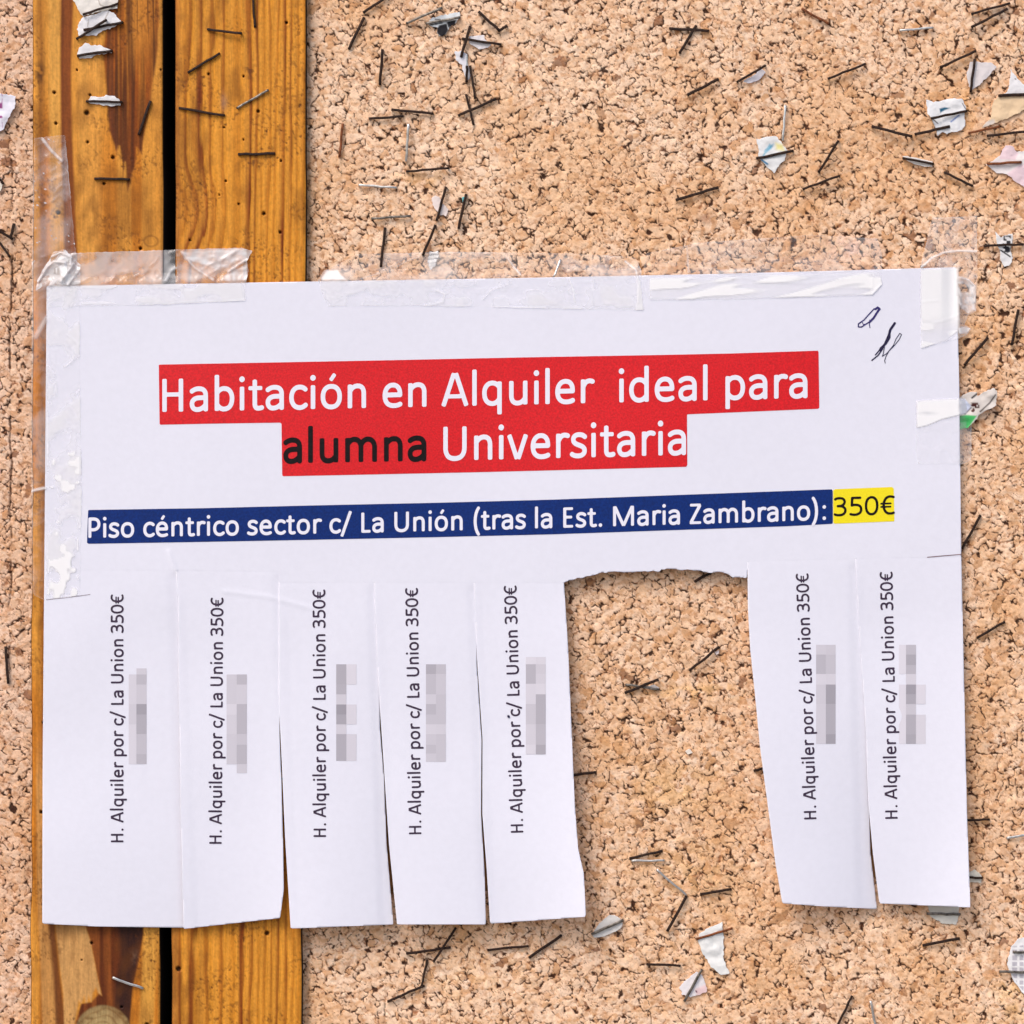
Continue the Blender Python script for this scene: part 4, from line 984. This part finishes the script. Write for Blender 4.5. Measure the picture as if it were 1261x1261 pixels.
scrap([(1270, 1153), (1254, 1156), (1245, 1166), (1240, 1188), (1247, 1206), (1257, 1220), (1270, 1234)], 'round white scrap with a printed grey grid cut by the right edge', CH, (242, 240, 240), [('grid', [(1246, 1166), (1272, 1162), (1272, 1232), (1256, 1216), (1245, 1198)], (196, 192, 200), 1245.5, 8.2, 1168, 7.6)], 28, 1.5, jag=.6)
scrap([(790, 847), (806, 843), (812, 847), (806, 850)], 'thin whitish paper fleck between crossing staples inside the missing strip gap', CH, (226, 216, 210), (), 29, .8, jag=.3)
scrap([(843, 925), (849, 922), (853, 927), (847, 929)], 'tiny cream paper fleck on the cork inside the missing strip gap', CH, (240, 228, 214), (), 30, .8, jag=.3)
scrap([(880, 803), (886, 800), (885, 805), (882, 807)], 'tiny pink white fleck at the upper end of a slanted staple in the gap', CH, (240, 224, 220), (), 31, .8, jag=.3)

# ------------------------------------------------------------------ staples
KM = {'d': M_rust, 'b': M_brown, 'g': M_grey, 's': M_silver}
GR = {'d': 'dark rusted staples', 'b': 'brown rusted staples', 'g': 'dull grey staples', 's': 'bright silver staples'}
def staple(x0, y0, x1, y1, kind, label, h=None, leg=None, seed=0, kink=None):
    rnd = random.Random(seed * 7 + 3)
    mx = (x0 + x1) / 2
    if h is None:
        h = (WOOD_H if 39 < mx < 377 else (-2.6 if mx < 39 else 1.2)) + .6
    L = math.hypot(x1 - x0, y1 - y0); dx, dy = (x1 - x0) / L, (y1 - y0) / L
    sx, sy = -dy, dx
    w = rnd.uniform(1.5, 1.9) if kind in 'dg' else rnd.uniform(1.4, 1.7)
    th = 1.15
    e0, e1 = rnd.uniform(.9, 2.0), rnd.uniform(.9, 2.0)
    if leg == 0: e0 += 4
    if leg == 1: e1 += 4
    path_ = [(0, -5.5, 0), (0, e0 - 1.2, 0), (.5, e0 - .2, 0), (1.8, e0 + .3, 0)]
    for t in (.2, .4, .6, .8):
        path_.append((L * t, e0 + (e1 - e0) * t + rnd.uniform(-.15, .5), rnd.uniform(-.5, .5)))
    path_ += [(L - 1.8, e1 + .3, 0), (L - .5, e1 - .2, 0), (L, e1 - 1.2, 0), (L, -5.5, 0)]
    n = 8; V = []; F = []
    for i, (a, z, s) in enumerate(path_):
        p0 = path_[max(i - 1, 0)]; p1 = path_[min(i + 1, len(path_) - 1)]
        ta, tz = p1[0] - p0[0], p1[1] - p0[1]; tl = math.hypot(ta, tz) or 1; ta /= tl; tz /= tl
        na, nz = -tz, ta
        for k in range(n):
            an = 2 * math.pi * (k + .5) / n
            c, q = math.cos(an), math.sin(an)
            c = math.copysign(abs(c) ** .6, c) * w; q = math.copysign(abs(q) ** .6, q) * th
            aa = a + na * q; zz = z + nz * q + h; ss = s + c
            V.append((x0 + dx * aa + sx * ss, y0 + dy * aa + sy * ss, zz))
    for i in range(len(path_) - 1):
        for k in range(n):
            a = i * n + k; b = i * n + (k + 1) % n
            F.append([a, b, b + n, a + n])
    F.append(list(range(n))[::-1]); F.append([len(V) - n + k for k in range(n)])
    V = np.array(V)
    o = obj('staple', W(V[:, 0], V[:, 1], V[:, 2]), F, KM[kind], None)
    return tag(o, label, 'staple', GR[kind])

ST = [
 # left post
 (103, 18, 145, 5, 'd', 'dark staple across the creamy scrap at the very top of the left post'),
 (95, 48, 131, 25, 'd', 'dark staple rising steeply across the creased white scrap on the left post'),
 (104, 37, 151, 28, 'd', 'dark staple lying lower and flatter over the creased white scrap on the left post'),
 (96, 69, 138, 63, 'd', 'dark staple along the lower edge of the small pointed scrap on the left post'),
 (107, 125, 150, 126, 'd', 'level dark staple through the thin white sliver on the left post'),
 (171, 165, 185, 125, 'd', 'dark steep staple inside the brown stain of the left post'),
 (117, 220, 159, 221, 'd', 'level dark staple alone below the brown stain on the left post'),
 (139, 1204, 176, 1217, 's', 'bright staple on the dark heartwood at the bottom of the left post'),
 # right post
 (256, 36, 297, 41, 'd', 'dark almost level staple near the top of the right post'),
 (311, -6, 314, 33, 'd', 'upright dark staple cut by the top edge on the right post'),
 (232, 89, 270, 66, 'd', 'dark slanted staple on the left half of the right post'),
 (221, 133, 276, 142, 'd', 'long dark staple starting at the left edge of the right post'),
 (292, 133, 330, 111, 'g', 'shiny grey slanted staple in the middle of the right post'),
 (294, 190, 338, 189, 'd', 'level dark staple above a scratched patch on the right post'),
 # left cork
 (-6, 282, 15, 294, 'd', 'dark staple at the left edge meeting a short one above the other'),
 (-6, 292, 12, 316, 'd', 'dark falling staple lowest of the group at the left edge of the left cork'),
 (13, 292, 17, 276, 'd', 'short dark staple end standing up near the left edge of the left cork'),
 (-6, 213, 4, 226, 'd', 'dark staple beside the tiny cream scrap at the left edge'),
 (7, 797, 10, 841, 'd', 'upright dark staple alone on the lower left cork'),
 # cork top left
 (448, 15, 482, -8, 'd', 'dark staple cut by the top edge just right of the right post'),
 (448, 22, 430, 60, 'd', 'dark steep staple on the cork nearest the top of the right post'),
 (471, 62, 468, 104, 'd', 'upright dark staple on the cork between the right post and the black printed scrap'),
 (501, 29, 544, 10, 'g', 'long dull grey staple just left of the black printed scrap'),
 (525, 29, 566, 21.5, 'g', 'grey staple along the black printed white scrap'),
 (590, 15, 614, 37, 'd', 'dark falling staple right of the black printed scrap'),
 (614, 38, 624, 32, 'd', 'short dark staple piece at the lower end of the falling staple'),
 (579, 33, 568, 70, 'd', 'steep dark staple crossing another at the small white scrap'),
 (570, 48, 616, 55, 'd', 'nearly level dark staple across the small white scrap'),
 (575, 82, 574.5, 101, 'd', 'short upright dark staple on the narrow white strip'),
 (579, 82, 585, 121, 'd', 'dark staple just right of the narrow white strip'),
 (574, 117, 583, 153, 'd', 'steep staple of the lower dark cross on the cork'),
 (565, 142, 610, 122, 'd', 'rising staple of the lower dark cross on the cork'),
 (483, 135, 533, 140, 'd', 'dark almost level staple above a longer silver upright one'),
 (455, 146, 496, 143, 'd', 'dark level staple just left of and below its near twin'),
 (422, 153, 418, 193, 'b', 'brown upright staple near the right post on the cork'),
 (503, 153, 500, 198, 's', 'bright upright staple below two dark level ones'),
 (501, 211, 552, 207, 'd', 'dark staple over an orange stain below the bright upright one'),
 (442, 228, 488, 231, 's', 'bright level staple near the right post on the cork'),
 (458, 269, 505, 266, 'g', 'grey level staple below the bright level one'),
 (549, 231, 538, 271, 'd', 'steep dark staple over the pinkish scrap'),
 (574, 240, 565, 281, 'd', 'steep dark staple right of the pinkish scrap beside a turquoise speck'),
 (474, 281, 469, 328, 'd', 'upright dark staple whose foot reaches the tape above the notice'),
 (536, 278, 521, 314, 'd', 'slanted dark staple pointing at the grey lined scrap'),
 (690, 320, 682, 341, 's', 'short bright staple under the tape right at the top edge of the notice'),
 # cork top right
 (825, 35, 872, 38, 'd', 'level dark staple at the top centre meeting a slanted one'),
 (857, 32, 837, 65, 'd', 'slanted dark staple hanging under the level one at the top centre'),
 (988, 11, 1020, 29, 'b', 'brown falling staple near the top right'),
 (1108, 37.5, 1149, 34, 's', 'bright silver level staple near the top right'),
 (1197, 17, 1243, 4, 'd', 'upper of two nearly parallel dark staples in the top right corner'),
 (1197, 33, 1240, 11, 'd', 'lower of two nearly parallel dark staples in the top right corner'),
 (908, 101, 942, 81, 'd', 'dark slanted staple over the lavender sliver'),
 (847, 117, 884, 98, 'd', 'dark slanted staple left of the lavender sliver'),
 (1020, 97, 1065, 79, 'd', 'dark slanted staple alone right of the lavender sliver'),
 (1158, 83, 1201, 63, 'd', 'dark slanted staple just left of the triangular scrap'),
 (1200, 74, 1195, 113, 'd', 'upright dark staple on the triangular scrap'),
 (1230, 118, 1272, 116, 'd', 'dark level staple between the white pointed and beige scraps'),
 (1147, 146, 1190, 137, 'd', 'thin dark staple across the middle of the teal inked scrap'),
 (1074, 156, 1122, 168, 'd', 'dark falling staple just left of the teal inked scrap'),
 (1127, 165.5, 1169, 156, 'd', 'dark staple entering the teal inked scrap from the lower left'),
 (1193, 164, 1230, 156, 'b', 'thin brown staple below the lip of the beige scrap'),
 (1216, 167.5, 1272, 161, 'd', 'dark staple cut by the right edge below the beige scrap'),
 (967, 130, 964, 173, 's', 'bright upright staple above the blue and yellow inked scrap'),
 (932, 195, 976, 186, 'd', 'dark staple across the blue and yellow inked scrap'),
 (1032, 174, 1008, 212, 'd', 'dark steep staple right of the blue and yellow inked scrap'),
 (989, 233, 1033, 217, 'd', 'dark rising staple below the steep one right of the inked scrap'),
 (1112, 195, 1149, 202, 'd', 'dark staple lying on the thin white sliver'),
 (1163, 212.5, 1197, 229, 'd', 'dark falling staple left of the pink and white scrap'),
 (1216, 202, 1257, 200, 'b', 'light brown level staple on the pink and white scrap'),
 (833, 246, 884, 231, 'd', 'dark rising staple alone above the centre of the notice'),
 (1212, 303, 1259, 301, 'd', 'dark level staple across the scribbled scrap right of the notice'),
 # right margin
 (1188, 449, 1216, 416, 'd', 'dark slanted staple just right of the notice below its top corner'),
 (1254, 382, 1246, 424, 'd', 'upright dark staple near the right edge level with the pen marks'),
 (1185, 675, 1207, 635, 'd', 'dark steep staple touching the right edge of the notice at the fold'),
 (1204, 785, 1237, 766, 'd', 'dark crooked staple right of the last strip'),
 (1186, 1010, 1218, 1009, 'd', 'thick dark staple coming out from behind the last strip'),
 (1240, 1032, 1272, 1027, 's', 'bright staple cut by the right edge beside the lower last strip'),
 (1188, 1080, 1209, 1081, 'd', 'dark staple on the pale scrap at the lower right edge of the notice'),
 (1142, 1125, 1182, 1126, 'g', 'grey staple under the bottom right corner of the notice'),
 (1137, 1164, 1181, 1156, 'd', 'dark rising staple below the bottom right corner of the notice'),
 (1231, 1196, 1272, 1197, 'g', 'lower grey staple on the round grid printed scrap'),
 (1248, 1172, 1272, 1172.5, 'g', 'upper grey staple on the round grid printed scrap'),
 (1030, 1266, 1049, 1227, 'd', 'dark steep staple cut by the bottom edge at the lower right'),
 (1072, 1233, 1079, 1268, 's', 'bright steep staple cut by the bottom edge at the lower right'),
 # the gap
 (856, 716, 880, 702, 'd', 'dark staple half hidden by the torn upper edge of the gap'),
 (850, 825, 885, 797, 'd', 'dark slanted staple in the upper right of the missing strip gap'),
 (770, 853, 810, 837, 'd', 'dark staple of the crossed pair in the missing strip gap'),
 (771, 843, 811, 849, 'g', 'grey staple of the crossed pair in the missing strip gap'),
 (700, 955, 733, 951, 'd', 'dark staple coming out from behind the fifth strip'),
 (929, 949, 945, 945, 'd', 'short dark staple end at the left edge of the sixth strip'),
 (776, 1057, 815, 1048, 'd', 'dark upper staple of the open pair in the lower gap'),
 (778, 1060, 818, 1059.5, 's', 'bright lower staple of the open pair in the lower gap'),
 (809, 1071, 845, 1102, 's', 'thin bright falling staple in the lower gap'),
 (845, 1104, 822, 1146, 'd', 'dark steep staple hanging below the thin bright one'),
 (863, 1101, 900, 1095, 'd', 'dark almost level staple right of the angled pair in the lower gap'),
 # bottom
 (729, 1150, 767, 1133, 'g', 'grey slanted staple on the oval scrap'),
 (858, 1156, 901, 1143, 'b', 'thin brown staple across the tooth shaped scrap'),
 (797, 1187, 837, 1189, 'd', 'dark level staple left of the tooth shaped scrap'),
 (864, 1194, 843, 1232, 'g', 'grey steep staple on the pink tinted scrap'),
 (501, 1174, 554, 1167, 'd', 'dark level staple under the notice crossed by a steep one'),
 (561, 1143, 534, 1184, 'd', 'dark steep staple just under the bottom of the fourth strip'),
 (526, 1182, 519, 1215, 'd', 'dark upright staple meeting a slanted one at its foot'),
 (478, 1233, 522, 1214, 'd', 'dark slanted staple lowest of the group right of the right post'),
 (601, 1170, 650, 1165, 'd', 'dark level staple under the gap between the fourth and fifth strips'),
 (652, 1179, 691, 1152, 'd', 'dark slanted staple under the fifth strip'),
]
HI = {}
for i, s in enumerate(ST):
    lab = s[5]
    staple(*s[:5], lab, seed=i, leg=(i % 7 if i % 7 < 2 else None),
           h=None)
# staples that lie on scraps sit a little higher
on_scrap = ('scrap', 'sliver', 'white strip')
for o in list(C.objects):
    if o.name.startswith('staple') and any(k in o['label'] for k in on_scrap):
        o.location.y -= 1.6 * S
